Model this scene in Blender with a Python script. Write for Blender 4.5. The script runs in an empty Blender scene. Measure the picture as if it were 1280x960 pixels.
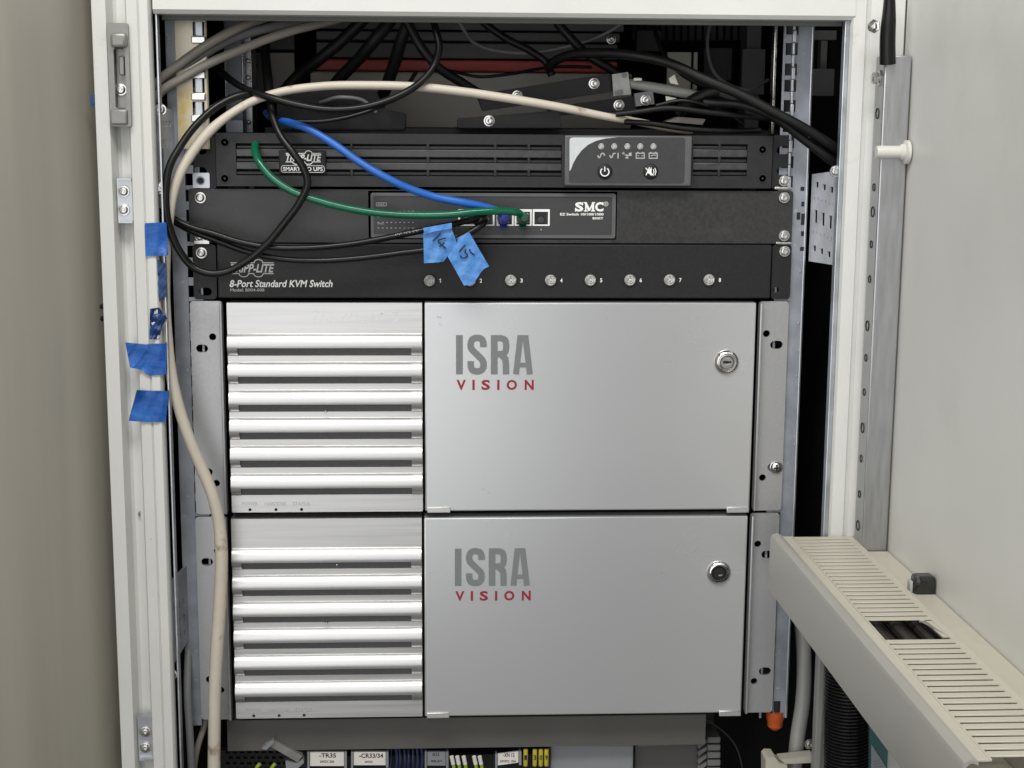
import bpy, bmesh, math, random
from mathutils import Vector, Matrix
random.seed(7)
SC = bpy.context.scene
COL = SC.collection
# ------------------------------------------------------------------ camera
FPX = 1900.0
CP = Vector((-0.0452256, -1.21986, 0.5013809))
RX = Vector((0.99878347, -0.04890384, 0.00632367))
DN = Vector((-0.00225658, -0.17343543, -0.98484266))
FW = Vector((0.04925934, 0.9836303, -0.1733348))
cd = bpy.data.cameras.new('camera'); cam = bpy.data.objects.new('camera', cd); COL.objects.link(cam)
cd.sensor_width = 36.0; cd.sensor_fit = 'HORIZONTAL'; cd.lens = FPX / 1280 * 36.0
cd.clip_start = 0.02; cd.clip_end = 50
m = Matrix.Identity(4)
for i in range(3):
    m[i][0] = RX[i]; m[i][1] = -DN[i]; m[i][2] = -FW[i]; m[i][3] = CP[i]
cam.matrix_world = m
SC.camera = cam
# ------------------------------------------------------------------ light (an indoor lamp-lit close-up)
w = bpy.data.worlds.new('World'); SC.world = w; w.use_nodes = True
w.node_tree.nodes['Background'].inputs[0].default_value = (0.93, 0.96, 1.0, 1)
w.node_tree.nodes['Background'].inputs[1].default_value = 0.09
def area(name, loc, target, sx, sy, power, col):
    l = bpy.data.lights.new(name, 'AREA'); l.shape = 'RECTANGLE'; l.size = sx; l.size_y = sy
    l.energy = power; l.color = col
    o = bpy.data.objects.new(name, l); COL.objects.link(o); o.location = loc
    o.rotation_euler = (Vector(target) - Vector(loc)).to_track_quat('-Z', 'Y').to_euler()
    return o
area('ceiling_lamp', (-0.15, -0.95, 1.6), (0, 0.0, 0.35), 1.1, 0.4, 21, (1.0, 0.985, 0.955))
area('added_softbox', (-1.08, -2.3, 0.62), (-0.45, 0, 0.45), 2.5, 2.5, 36, (0.985, 0.99, 1.0))  # added softbox, no window known; shaped so panel reflections fade rightward
SC.view_settings.view_transform = 'Standard'; SC.view_settings.look = 'None'
SC.view_settings.exposure = 0.0; SC.view_settings.gamma = 1.0
SC.render.engine = 'CYCLES'
# ------------------------------------------------------------------ pixel rays -> points of the place
def ray(px, py):
    d = RX * ((px - 640) / FPX) + DN * ((py - 480) / FPX) + FW
    return d
def P(px, py, Y=0.0):
    d = ray(px, py); t = (Y - CP.y) / d.y
    return CP + d * t
def PX(px, py, X):
    d = ray(px, py); t = (X - CP.x) / d.x
    return CP + d * t
def PZ(px, py, Z):
    d = ray(px, py); t = (Z - CP.z) / d.z
    return CP + d * t
def rect(x0, y0, x1, y1, Y=0.0):
    ym = (y0 + y1) / 2; xm = (x0 + x1) / 2
    return P(x0, ym, Y).x, P(x1, ym, Y).x, P(xm, y1, Y).z, P(xm, y0, Y).z   # X0 X1 Z0 Z1
# ------------------------------------------------------------------ materials
def mat(name, col, rough=0.5, metal=0.0, nscale=60, namt=0.08, bump=0.0, bscale=400, stretch=(1, 1, 1),
        spots=None, spotscale=40, spotlim=0.62, rvar=0.08, coat=0.0, trans=0.0, alpha=1.0):
    M = bpy.data.materials.new(name); M.use_nodes = True
    nt = M.node_tree; N = nt.nodes; L = nt.links; b = N['Principled BSDF']
    b.inputs['Metallic'].default_value = metal
    b.inputs['Coat Weight'].default_value = coat
    b.inputs['Transmission Weight'].default_value = trans
    tc = N.new('ShaderNodeTexCoord'); mp = N.new('ShaderNodeMapping'); mp.inputs['Scale'].default_value = stretch
    L.new(tc.outputs['Object'], mp.inputs['Vector'])
    nz = N.new('ShaderNodeTexNoise'); nz.inputs['Scale'].default_value = nscale; nz.inputs['Detail'].default_value = 5
    L.new(mp.outputs[0], nz.inputs['Vector'])
    r = N.new('ShaderNodeMapRange'); r.inputs['From Min'].default_value = 0.3; r.inputs['From Max'].default_value = 0.7
    r.inputs['To Min'].default_value = 1 - namt; r.inputs['To Max'].default_value = 1 + namt
    L.new(nz.outputs['Fac'], r.inputs['Value'])
    mx = N.new('ShaderNodeVectorMath'); mx.operation = 'SCALE'; mx.inputs[0].default_value = col[:3]
    L.new(r.outputs[0], mx.inputs['Scale'])
    out = mx.outputs['Vector']
    if spots:
        n2 = N.new('ShaderNodeTexNoise'); n2.inputs['Scale'].default_value = spotscale; n2.inputs['Detail'].default_value = 6
        n2.inputs['Roughness'].default_value = 0.65
        L.new(tc.outputs['Object'], n2.inputs['Vector'])
        r2 = N.new('ShaderNodeMapRange'); r2.inputs['From Min'].default_value = spotlim; r2.inputs['From Max'].default_value = spotlim + 0.12
        L.new(n2.outputs['Fac'], r2.inputs['Value'])
        mi = N.new('ShaderNodeMix'); mi.data_type = 'RGBA'
        L.new(r2.outputs[0], mi.inputs['Factor']); L.new(out, mi.inputs['A']); mi.inputs['B'].default_value = (*spots, 1)
        out = mi.outputs['Result']
    L.new(out, b.inputs['Base Color'])
    rr = N.new('ShaderNodeMapRange'); rr.inputs['From Min'].default_value = 0.3; rr.inputs['From Max'].default_value = 0.7
    rr.inputs['To Min'].default_value = max(0.02, rough - rvar); rr.inputs['To Max'].default_value = min(1, rough + rvar)
    L.new(nz.outputs['Fac'], rr.inputs['Value']); L.new(rr.outputs[0], b.inputs['Roughness'])
    if bump:
        n3 = N.new('ShaderNodeTexNoise'); n3.inputs['Scale'].default_value = bscale; n3.inputs['Detail'].default_value = 3
        L.new(mp.outputs[0], n3.inputs['Vector'])
        bp = N.new('ShaderNodeBump'); bp.inputs['Strength'].default_value = bump; bp.inputs['Distance'].default_value = 0.0005
        L.new(n3.outputs['Fac'], bp.inputs['Height']); L.new(bp.outputs[0], b.inputs['Normal'])
    return M
WHITE = mat('white_cabinet_paint', (0.70, 0.70, 0.67), 0.36, 0, 14, 0.04, 0.12, 900, spots=(0.56, 0.555, 0.52), spotscale=26, spotlim=0.64)
DOORP = mat('grey_beige_door_paint', (0.70, 0.695, 0.655), 0.42, 0, 8, 0.04, 0.18, 900, spots=(0.665, 0.658, 0.615), spotscale=5, spotlim=0.5)
SIDEP = mat('beige_sheet_paint', (0.44, 0.415, 0.355), 0.42, 0, 22, 0.09, 0.15, 800, stretch=(1, 1, 0.06), spots=(0.33, 0.31, 0.27), spotscale=3.2, spotlim=0.6)
GALV = mat('galvanised_steel', (0.50, 0.52, 0.55), 0.38, 0.9, 45, 0.18, 0.05, 300, spots=(0.62, 0.64, 0.66), spotscale=120, spotlim=0.6)
GALVY = mat('yellow_passivated_zinc', (0.50, 0.46, 0.36), 0.4, 0.6, 40, 0.2, spots=(0.52, 0.40, 0.16), spotscale=24, spotlim=0.52)
BRKT = mat('bracket_zinc', (0.58, 0.60, 0.64), 0.4, 0.25, 60, 0.12, 0.05, 300)
RAILM = mat('dull_galvanised_rail', (0.30, 0.32, 0.355), 0.40, 0.35, 50, 0.2, 0.05, 300, spots=(0.62, 0.64, 0.66), spotscale=160, spotlim=0.64)
STRIP = mat('brushed_zinc_rail', (0.42, 0.425, 0.435), 0.36, 0.9, 300, 0.10, 0.08, 500, stretch=(1, 1, 0.12))
SILVER = mat('silver_powder_coat', (0.585, 0.59, 0.595), 0.28, 0.55, 2.5, 0.012, 0, 500, rvar=0.02)
ALU = mat('brushed_aluminium', (0.63, 0.625, 0.615), 0.38, 0.86, 260, 0.14, 0.06, 500, stretch=(0.03, 1, 1), rvar=0.04)
EARM = mat('grey_steel_flange', (0.43, 0.43, 0.435), 0.42, 0.6, 500, 0.05, 0.05, 1200)
BLACK = mat('black_powder_coat', (0.016, 0.016, 0.017), 0.48, 0, 500, 0.15, 0.15, 1500, spots=(0.022, 0.022, 0.022), spotscale=40, spotlim=0.6)
SATIN = mat('black_satin_aluminium', (0.050, 0.049, 0.049), 0.38, 0.35, 400, 0.15, 0.08, 1500, spots=(0.062, 0.06, 0.058), spotscale=30, spotlim=0.6)
UPSM = mat('black_moulded_plastic', (0.024, 0.024, 0.025), 0.40, 0, 120, 0.12, 0.1, 1800, spots=(0.042, 0.041, 0.039), spotscale=60, spotlim=0.64)
SLAT = mat('dusty_black_slat_plastic', (0.045, 0.045, 0.046), 0.34, 0, 200, 0.2, 0.08, 1500, spots=(0.055, 0.054, 0.052), spotscale=90, spotlim=0.58)
PANELG = mat('dark_grey_panel_plastic', (0.10, 0.10, 0.103), 0.42, 0, 90, 0.06, 0.08, 1800)
OVERLAY = mat('charcoal_overlay_film', (0.042, 0.042, 0.044), 0.42, 0, 200, 0.05)
SWEEP = mat('silver_overlay_print', (0.62, 0.64, 0.65), 0.4, 0.1, 200, 0.03)
DARK = mat('dark_part_and_cavity_shade', (0.012, 0.012, 0.013), 0.8, 0, 60, 0.2)  # dark parts, and the painted shade of slots, bores and recesses
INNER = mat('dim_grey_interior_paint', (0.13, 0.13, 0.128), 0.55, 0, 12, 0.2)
WALLIN = mat('unlit_interior_shade', (0.012, 0.012, 0.013), 0.7, 0, 12, 0.2)  # black stands in for the unlit depth; shade put into the colour
SCREEN = mat('grey_slot_mesh', (0.14, 0.14, 0.142), 0.55, 0.2, 500, 0.12, 0.1, 900, stretch=(1, 1, 1))
CHROME = mat('bright_zinc_screw', (0.60, 0.59, 0.57), 0.27, 1.0, 300, 0.1)
CASTC = mat('grey_lock_core', (0.45, 0.45, 0.43), 0.3, 0.9, 300, 0.1)
CHROME2 = mat('chrome_lock', (0.78, 0.77, 0.75), 0.15, 1.0, 300, 0.04)
PRINTW = mat('white_print', (0.88, 0.88, 0.87), 0.5, 0, 500, 0.05)
PRINTD = mat('dim_white_print', (0.42, 0.42, 0.41), 0.5, 0, 500, 0.1)
PRINTG = mat('grey_logo_print', (0.19, 0.205, 0.205), 0.6, 0.0, 500, 0.04)
PRINTR = mat('dark_red_logo_print', (0.30, 0.012, 0.035), 0.5, 0, 500, 0.04)
PRINTF = mat('faint_grey_print', (0.40, 0.40, 0.40), 0.5, 0, 500, 0.1)
PENCIL = mat('worn_pen_marks', (0.60, 0.595, 0.585), 0.36, 0.84, 160, 0.25)
INK = mat('black_marker_ink', (0.012, 0.013, 0.025), 0.5)
BLACKC = mat('black_cable_jacket', (0.006, 0.006, 0.006), 0.33, 0, 60, 0.25, 0.05, 900)
DULLC = mat('dull_black_cable_jacket', (0.006, 0.0055, 0.0055), 0.5, 0, 60, 0.25)
BEIGEC = mat('beige_cable_jacket', (0.60, 0.54, 0.45), 0.45, 0, 30, 0.06, 0.05, 500, spots=(0.30, 0.22, 0.15), spotscale=48, spotlim=0.61)
TAUPEC = mat('taupe_cable_jacket', (0.26, 0.235, 0.205), 0.42, 0, 30, 0.08)
GREYC = mat('grey_cable_jacket', (0.20, 0.20, 0.205), 0.42, 0, 30, 0.08)
PALEC = mat('pale_grey_conduit', (0.29, 0.29, 0.27), 0.45, 0, 30, 0.06)
GREENC = mat('green_cable_jacket', (0.005, 0.125, 0.062), 0.2, 0, 40, 0.1)
BLUEC = mat('blue_cable_jacket', (0.022, 0.135, 0.52), 0.33, 0, 40, 0.1)
NAVYC = mat('navy_wire', (0.008, 0.014, 0.05), 0.45, 0, 60, 0.15)
TAPE = mat('blue_masking_tape', (0.012, 0.10, 0.41), 0.5, 0, 260, 0.16, 0.8, 420, stretch=(0.25, 1, 1), spots=(0.025, 0.155, 0.52), spotscale=50, spotlim=0.52)
TAPED = mat('dark_blue_tape', (0.008, 0.04, 0.15), 0.35, 0, 90, 0.15, 0.3, 300)
TAG = mat('light_blue_tape_tag', (0.085, 0.27, 0.66), 0.5, 0, 260, 0.14, 0.7, 420, spots=(0.13, 0.34, 0.72), spotscale=60, spotlim=0.55)
DUCT = mat('cream_duct_plastic', (0.52, 0.49, 0.405), 0.42, 0, 12, 0.05, 0.04, 600, spots=(0.46, 0.43, 0.35), spotscale=14, spotlim=0.6)
LIDM = mat('shaded_duct_cover_plastic', (0.355, 0.343, 0.31), 0.45, 0, 10, 0.05, 0.04, 600)  # cream lid, with the grey of its shaded face put into the colour
RED = mat('dull_red_paint', (0.62, 0.10, 0.075), 0.5, 0, 40, 0.12)
PALEBOX = mat('pale_beige_sheet', (0.46, 0.43, 0.375), 0.5, 0, 14, 0.08)
CREAM = mat('cream_plate', (0.80, 0.78, 0.66), 0.5, 0, 30, 0.05)
BRICK = mat('black_adapter_plastic', (0.009, 0.009, 0.0095), 0.45, 0, 90, 0.15, 0.1, 1500)
CLEAR = mat('cloudy_clear_plastic', (0.42, 0.42, 0.40), 0.25, 0, 60, 0.2)
ORANGE = mat('orange_plastic', (0.50, 0.085, 0.015), 0.45, 0, 40, 0.1)
TEAL = mat('dark_teal_plastic', (0.03, 0.10, 0.10), 0.5, 0, 40, 0.1)
CARD = mat('white_marker_card', (0.74, 0.70, 0.64), 0.5, 0, 40, 0.05)
GREYCARD = mat('grey_marker_card', (0.22, 0.23, 0.25), 0.5, 0, 40, 0.05)
YELLOW = mat('yellow_marker_plastic', (0.42, 0.35, 0.03), 0.4, 0, 40, 0.1)
YGREEN = mat('yellow_green_wire', (0.30, 0.42, 0.03), 0.4, 0, 40, 0.1)
SHELF = mat('grey_brown_sheet', (0.095, 0.092, 0.084), 0.5, 0, 14, 0.08, 0.08, 900)
LGREY = mat('light_grey_plastic', (0.23, 0.242, 0.255), 0.45, 0, 14, 0.05)
PEG = mat('translucent_white_plastic', (0.62, 0.61, 0.55), 0.3, 0, 14, 0.05)
CASTG = mat('grey_cast_latch', (0.27, 0.265, 0.25), 0.4, 0.5, 90, 0.12, 0.15, 700)
BROWNW = mat('dark_brown_wire', (0.022, 0.017, 0.015), 0.5)
LED = mat('clear_button_plastic', (0.44, 0.435, 0.42), 0.2, 0, 500, 0.5, 0.5, 500)
GREENG = mat('dark_green_plug', (0.008, 0.07, 0.04), 0.45)
BLUEG = mat('violet_blue_plug', (0.03, 0.045, 0.26), 0.4)
for M_ in (BLACK, UPSM, BLACKC, DULLC, BRICK, SATIN): M_.node_tree.nodes['Principled BSDF'].inputs['Specular IOR Level'].default_value = 0.32
# ------------------------------------------------------------------ objects
ORG = {}
def org(o): return ORG.get(o.name, Vector((0, 0, 0))) if o else Vector((0, 0, 0))
def tag(o, label=None, cat=None, group=None, kind=None):
    if label: o['label'] = label
    if cat: o['category'] = cat
    if group: o['group'] = group
    if kind: o['kind'] = kind
    return o
def thing(name, loc, label, cat, group=None):
    o = bpy.data.objects.new(name, None); COL.objects.link(o); o.location = loc
    o.empty_display_size = 0.05
    ORG[o.name] = Vector(loc)
    return tag(o, label, cat, group)
def link(name, me, parent, loc=(0, 0, 0)):
    """me built round its own origin, placed at world loc"""
    o = bpy.data.objects.new(name, me); COL.objects.link(o)
    if parent: o.parent = parent; o.location = Vector(loc) - org(parent)
    else: o.location = loc
    ORG[o.name] = Vector(loc)
    return o
def copy_tree(o, parent, delta=None):
    c = o.copy(); COL.objects.link(c)
    if parent: c.parent = parent
    if delta is not None: c.location = o.location + Vector(delta)
    for ch in [k for k in bpy.data.objects if k.parent == o]: copy_tree(ch, c)
    return c
class MB:
    def __init__(s): s.bm = bmesh.new()
    def box(s, x0, x1, y0, y1, z0, z1, bev=0.0, seg=2, M=None):
        t = bmesh.new()
        bmesh.ops.create_cube(t, size=1)
        for v in t.verts:
            v.co = Vector(((x0 + x1) / 2 + v.co.x * (x1 - x0), (y0 + y1) / 2 + v.co.y * (y1 - y0), (z0 + z1) / 2 + v.co.z * (z1 - z0)))
        if bev:
            bmesh.ops.bevel(t, geom=t.edges[:], offset=bev, segments=seg, affect='EDGES', profile=0.5)
            t.normal_update()
            for e in t.edges:      # keep the large flat sides flat beside their rounded edges
                if any(max(abs(c) for c in f.normal) > 0.999 for f in e.link_faces): e.smooth = False
        if M: t.transform(M)
        return s.add(t)
    def add(s, t):
        me = bpy.data.meshes.new('tmp'); t.to_mesh(me); t.free(); s.bm.from_mesh(me); bpy.data.meshes.remove(me); return s
    def prism(s, pts, a, b, axis='y'):
        """polygon pts (2D) extruded from a to b along axis"""
        t = bmesh.new()
        def mk(p, d):
            if axis == 'y': return (p[0], d, p[1])
            if axis == 'z': return (p[0], p[1], d)
            return (d, p[0], p[1])
        v0 = [t.verts.new(mk(p, a)) for p in pts]; v1 = [t.verts.new(mk(p, b)) for p in pts]
        t.faces.new(v0); t.faces.new(v1[::-1])
        n = len(pts)
        for i in range(n): t.faces.new((v0[i], v0[(i + 1) % n], v1[(i + 1) % n], v1[i]))
        bmesh.ops.recalc_face_normals(t, faces=t.faces[:])
        return s.add(t)
    def plate(s, outline, holes, y0, y1):
        """plate in XZ with real holes, front at y0, back at y1"""
        t = bmesh.new(); loops = []
        for lp in [outline] + list(holes):
            vs = [t.verts.new((p[0], y0, p[1])) for p in lp]
            loops.append(vs)
            for i in range(len(vs)): t.edges.new((vs[i], vs[(i + 1) % len(vs)]))
        bmesh.ops.triangle_fill(t, use_beauty=True, use_dissolve=False, edges=t.edges[:], normal=(0, -1, 0))
        r = bmesh.ops.extrude_face_region(t, geom=t.faces[:])
        for v in [g for g in r['geom'] if isinstance(g, bmesh.types.BMVert)]: v.co.y = y1
        bmesh.ops.recalc_face_normals(t, faces=t.faces[:])
        return s.add(t)
    def lathe(s, c, prof, axis, seg=20):
        """prof: list of (radius, distance along axis)"""
        a = Vector(axis).normalized(); u = a.orthogonal().normalized(); w_ = a.cross(u); c = Vector(c)
        t = bmesh.new(); rings = []
        for r, d in prof:
            rings.append([t.verts.new(c + a * d + (u * math.cos(2 * math.pi * k / seg) + w_ * math.sin(2 * math.pi * k / seg)) * max(r, 1e-6)) for k in range(seg)])
        for i in range(len(rings) - 1):
            for k in range(seg): t.faces.new((rings[i][k], rings[i][(k + 1) % seg], rings[i + 1][(k + 1) % seg], rings[i + 1][k]))
        t.faces.new(rings[0][::-1]); t.faces.new(rings[-1])
        bmesh.ops.recalc_face_normals(t, faces=t.faces[:])
        return s.add(t)
    def tube(s, pts, rad, seg=10, smooth=6):
        pts = [Vector(p) for p in pts]
        rad = [rad] * len(pts) if not hasattr(rad, '__len__') else list(rad)
        P2, R2 = [], []
        n = len(pts)
        if n > 2 and smooth > 1:
            for i in range(n - 1):
                p0 = pts[max(i - 1, 0)]; p1 = pts[i]; p2 = pts[i + 1]; p3 = pts[min(i + 2, n - 1)]
                # centripetal-ish tangents
                d1 = (p2 - p1).length + 1e-9
                d0 = (p1 - p0).length + 1e-9; d2 = (p3 - p2).length + 1e-9
                m1 = ((p2 - p1) / d1 * d0 + (p1 - p0) / d0 * d1) / (d0 + d1) * d1 if i > 0 else (p2 - p1)
                m2 = ((p3 - p2) / d2 * d1 + (p2 - p1) / d1 * d2) / (d1 + d2) * d1 if i < n - 2 else (p2 - p1)
                for k in range(smooth):
                    t = k / smooth; t2 = t * t; t3 = t2 * t
                    P2.append(p1 * (2 * t3 - 3 * t2 + 1) + m1 * (t3 - 2 * t2 + t) + p2 * (-2 * t3 + 3 * t2) + m2 * (t3 - t2))
                    R2.append(rad[i] * (1 - t) + rad[i + 1] * t)
            P2.append(pts[-1]); R2.append(rad[-1])
        else: P2, R2 = pts, rad
        t = bmesh.new(); rings = []; nrm = None
        for i, p in enumerate(P2):
            tg = (P2[min(i + 1, len(P2) - 1)] - P2[max(i - 1, 0)]).normalized()
            nrm = tg.orthogonal().normalized() if nrm is None else (nrm - tg * nrm.dot(tg)).normalized()
            bn = tg.cross(nrm)
            rings.append([t.verts.new(p + (nrm * math.cos(2 * math.pi * k / seg) + bn * math.sin(2 * math.pi * k / seg)) * R2[i]) for k in range(seg)])
        for i in range(len(rings) - 1):
            for k in range(seg): t.faces.new((rings[i][k], rings[i][(k + 1) % seg], rings[i + 1][(k + 1) % seg], rings[i + 1][k]))
        t.faces.new(rings[0][::-1]); t.faces.new(rings[-1])
        bmesh.ops.recalc_face_normals(t, faces=t.faces[:])
        return s.add(t)
    def ribbon(s, pts, wd, y, closed=False):
        """flat stroke in the XZ plane at depth y (print or ink)"""
        pts = [Vector((p[0], p[1])) for p in pts]; n = len(pts); L_, R_ = [], []
        for i in range(n):
            a = pts[(i - 1) % n] if closed else pts[max(i - 1, 0)]; b = pts[(i + 1) % n] if closed else pts[min(i + 1, n - 1)]
            d1 = (pts[i] - a); d2 = (b - pts[i])
            if d1.length < 1e-9: d1 = d2
            if d2.length < 1e-9: d2 = d1
            d1.normalize(); d2.normalize(); tg = (d1 + d2).normalized()
            nn = Vector((-tg.y, tg.x)); k = 1 / max(0.5, abs(nn.dot(Vector((-d1.y, d1.x)))))
            L_.append(pts[i] + nn * wd / 2 * k); R_.append(pts[i] - nn * wd / 2 * k)
        vl = [s.bm.verts.new((p.x, y, p.y)) for p in L_]; vr = [s.bm.verts.new((p.x, y, p.y)) for p in R_]
        for i in range(n if closed else n - 1):
            j = (i + 1) % n; s.bm.faces.new((vl[i], vl[j], vr[j], vr[i]))
        return s
    def poly(s, pts, y):
        vs = [s.bm.verts.new((p[0], y, p[1])) for p in pts]; s.bm.faces.new(vs); return s
    def mesh(s, name, m, smooth=True):
        me = bpy.data.meshes.new(name)
        if smooth:
            s.bm.normal_update()
            for f in s.bm.faces: f.smooth = True
            for e in s.bm.edges:
                if len(e.link_faces) == 2 and e.calc_face_angle(0) > math.radians(38): e.smooth = False
        s.bm.to_mesh(me); s.bm.free(); me.materials.append(m)
        return me
    def build(s, name, m, parent=None, smooth=True, origin=None):
        bm = s.bm
        if origin is None:
            lo = Vector((min(v.co[i] for v in bm.verts) for i in range(3))); hi = Vector((max(v.co[i] for v in bm.verts) for i in range(3)))
            origin = (lo + hi) / 2
        origin = Vector(origin)
        for v in bm.verts: v.co -= origin
        return link(name, s.mesh(name, m, smooth), parent, origin)
def rpoly(x0, x1, z0, z1, r, seg=4):
    o = []
    for cx, cz, a0 in ((x1 - r, z1 - r, 0), (x0 + r, z1 - r, 90), (x0 + r, z0 + r, 180), (x1 - r, z0 + r, 270)):
        for k in range(seg + 1):
            a = math.radians(a0 + 90 * k / seg); o.append((cx + r * math.cos(a), cz + r * math.sin(a)))
    return o
def circ(c, r, seg=14, rx=None):
    rx = rx or r
    return [(c[0] + rx * math.cos(2 * math.pi * k / seg), c[1] + r * math.sin(2 * math.pi * k / seg)) for k in range(seg)]
def obl(c, r, h, seg=6):   # horizontal oblong slot, half length h beyond radius
    o = []
    for k in range(seg + 1):
        a = -math.pi / 2 + math.pi * k / seg; o.append((c[0] + h + r * math.cos(a), c[1] + r * math.sin(a)))
    for k in range(seg + 1):
        a = math.pi / 2 + math.pi * k / seg; o.append((c[0] - h + r * math.cos(a), c[1] + r * math.sin(a)))
    return o
def xz(px, py, Y): p = P(px, py, Y); return (p.x, p.z)
MM = 0.00064   # metres per photo pixel near the rack front
def fontmesh(s, bold=0.0):
    cu = bpy.data.curves.new('lettering', 'FONT'); cu.body = s; cu.offset = bold; cu.resolution_u = 3
    o = bpy.data.objects.new('tmp', cu); COL.objects.link(o)
    dg = bpy.context.evaluated_depsgraph_get(); dg.update()
    me = bpy.data.meshes.new_from_object(o.evaluated_get(dg)); bpy.data.objects.remove(o); bpy.data.curves.remove(cu)
    return me
def text(mb, s, x0, y0, x1, y1, Y, bold=0.0, shear=0.0):
    """letters fitted into the photo box, lying on the plane at depth Y"""
    me = fontmesh(s, bold); vs = [v.co.copy() for v in me.vertices]
    ax, bx = min(v.x for v in vs), max(v.x for v in vs); ay, by = min(v.y for v in vs), max(v.y for v in vs)
    a = P(x0, y1, Y); b = P(x1, y1, Y); c = P((x0 + x1) / 2, y0, Y); mid = P((x0 + x1) / 2, y1, Y)
    new = []
    for v in vs:
        u = (v.x - ax) / (bx - ax); t = (v.y - ay) / (by - ay)
        p = a + (b - a) * u + Vector((0, 0, (c.z - mid.z) * t)); p.x += shear * (c.z - mid.z) * (t - 0.5); p.y = Y
        new.append(mb.bm.verts.new(p))
    for f in me.polygons:
        try: mb.bm.faces.new([new[i] for i in f.vertices])
        except ValueError: pass
    bpy.data.meshes.remove(me)
    return mb
# shared small meshes ---------------------------------------------------------
def screw_mesh(r, name='screw'):
    b = MB()
    b.lathe((0, 0, 0), [(r * 1.35, 0.0), (r * 1.35, 0.0008), (r * 1.28, 0.0011), (r * 1.0, 0.0012), (r * 0.98, 0.0022), (r * 0.86, 0.003), (r * 0.62, 0.0033),
                        (r * 0.46, 0.0033), (r * 0.42, 0.0016), (r * 0.01, 0.0014)], (0, -1, 0), 18)
    return b.mesh(name, CHROME)
SCREW = screw_mesh(0.0034)
def phil_mesh():
    b = MB()
    b.lathe((0, 0, 0), [(0.0054, 0), (0.0054, 0.001), (0.0048, 0.0012), (0.0044, 0.0020), (0.0030, 0.0030), (0.0012, 0.0034), (0.0001, 0.0034)], (0, -1, 0), 18)
    return b.mesh('screw', CHROME)
PHIL = phil_mesh()
def cross_mesh():
    b = MB(); b.box(-0.0026, 0.0026, -0.0038, -0.0026, -0.0006, 0.0006); b.box(-0.0006, 0.0006, -0.0038, -0.0026, -0.0026, 0.0026)
    return b.mesh('cross_recess', DARK, False)
CROSS = cross_mesh()
def screw(px, py, Y, parent, me=None): return link('screw', me or SCREW, parent, P(px, py, Y))
#@@CABINET
# ================================================================== FLOOR the cabinet stands on
b = MB(); b.box(-3, 3, -4, 1.0, -1.0, -0.935)
fl = b.build('floor', mat('grey_floor_paint', (0.11, 0.108, 0.10), 0.55, 0, 6, 0.15)); fl['kind'] = 'structure'
# ================================================================== CABINET
cab = thing('equipment_cabinet', (0.0, 0.25, -0.93), 'white painted steel equipment cabinet frame standing open around the rack gear', 'cabinet')
FY = -0.05
XL0, XL1 = -0.3015, -0.2545
XR0, XR1 = 0.2665, 0.2915
ZB, ZT = -0.93, 0.66
ZO = P(640, 21, FY).z        # underside of the top beam
# left upright: stepped rolled profile
b = MB()
x = lambda px: P(px, 300, FY).x
b.prism([(x(124), 0.10), (x(124), FY + 0.004), (x(126), FY), (x(143), FY), (x(145), FY + 0.004), (x(147), FY + 0.014), (x(151), FY + 0.016), (x(158), FY + 0.016),
         (x(159), FY + 0.0125), (x(164), FY + 0.0125), (x(166), FY + 0.003), (x(168), FY + 0.001), (x(181), FY + 0.0), (x(182.5), FY + 0.0015), (x(184), FY + 0.0),
         (x(194), FY), (x(197), FY + 0.0025), (x(197), FY + 0.010), (x(188), FY + 0.012), (x(150), 0.10)], ZB, ZT, 'z')
b.build('upright', WHITE, cab)
# galvanised inner edge of the left upright
b = MB(); b.box(XL1 + 0.0003, XL1 + 0.0018, FY + 0.003, FY + 0.012, ZB, ZO, 0.0004)
b.build('sealing_edge', GALV, cab)
# right upright
b = MB()
x = lambda px: P(px, 300, FY).x
b.prism([(x(1090), FY + 0.014), (x(1058), FY + 0.012), (x(1053), FY + 0.010), (x(1053), FY + 0.003), (x(1055), FY), (x(1070), FY), (x(1072), FY + 0.003), (x(1074), FY + 0.0035), (x(1076), FY), (x(1091), FY), (x(1093), FY + 0.004), (x(1093), FY + 0.012)], ZB, ZT, 'z')
b.build('upright', WHITE, cab)
b = MB(); b.box(x(1046.5), x(1052.6), FY + 0.004, FY + 0.012, ZB, ZO, 0.0006)
b.build('sealing_edge', GALV, cab)
# top beam
b = MB()
b.prism([(FY - 0.001, ZT + 0.03), (FY - 0.001, ZO + 0.003), (FY + 0.0015, ZO), (FY + 0.02, ZO), (FY + 0.02, ZO + 0.03), (0.06, ZO + 0.03), (0.06, ZT + 0.03)], XL1 - 0.0006, P(1056.5, 300, FY).x, 'x')
b.build('top_beam', WHITE, cab)
b = MB(); b.box(XL1 + 0.002, x(1050), FY + 0.0205, FY + 0.026, ZO - 0.0035, ZO + 0.004, 0.0005)
b.build('sealing_edge', INNER, cab)
# carcass: side walls, back, roof, floor
XA, XB, YB = -0.299, 0.299, 0.55
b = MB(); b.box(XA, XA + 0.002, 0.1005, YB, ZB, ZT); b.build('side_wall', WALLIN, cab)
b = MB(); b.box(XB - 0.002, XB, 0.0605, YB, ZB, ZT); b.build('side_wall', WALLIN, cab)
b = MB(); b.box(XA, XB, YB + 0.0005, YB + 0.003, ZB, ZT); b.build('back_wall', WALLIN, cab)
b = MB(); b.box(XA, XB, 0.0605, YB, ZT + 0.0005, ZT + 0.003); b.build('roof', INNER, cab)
b = MB(); b.box(XA, XB, FY + 0.02, YB, ZB - 0.003, ZB - 0.0005); b.build('bottom_plate', INNER, cab)
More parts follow.
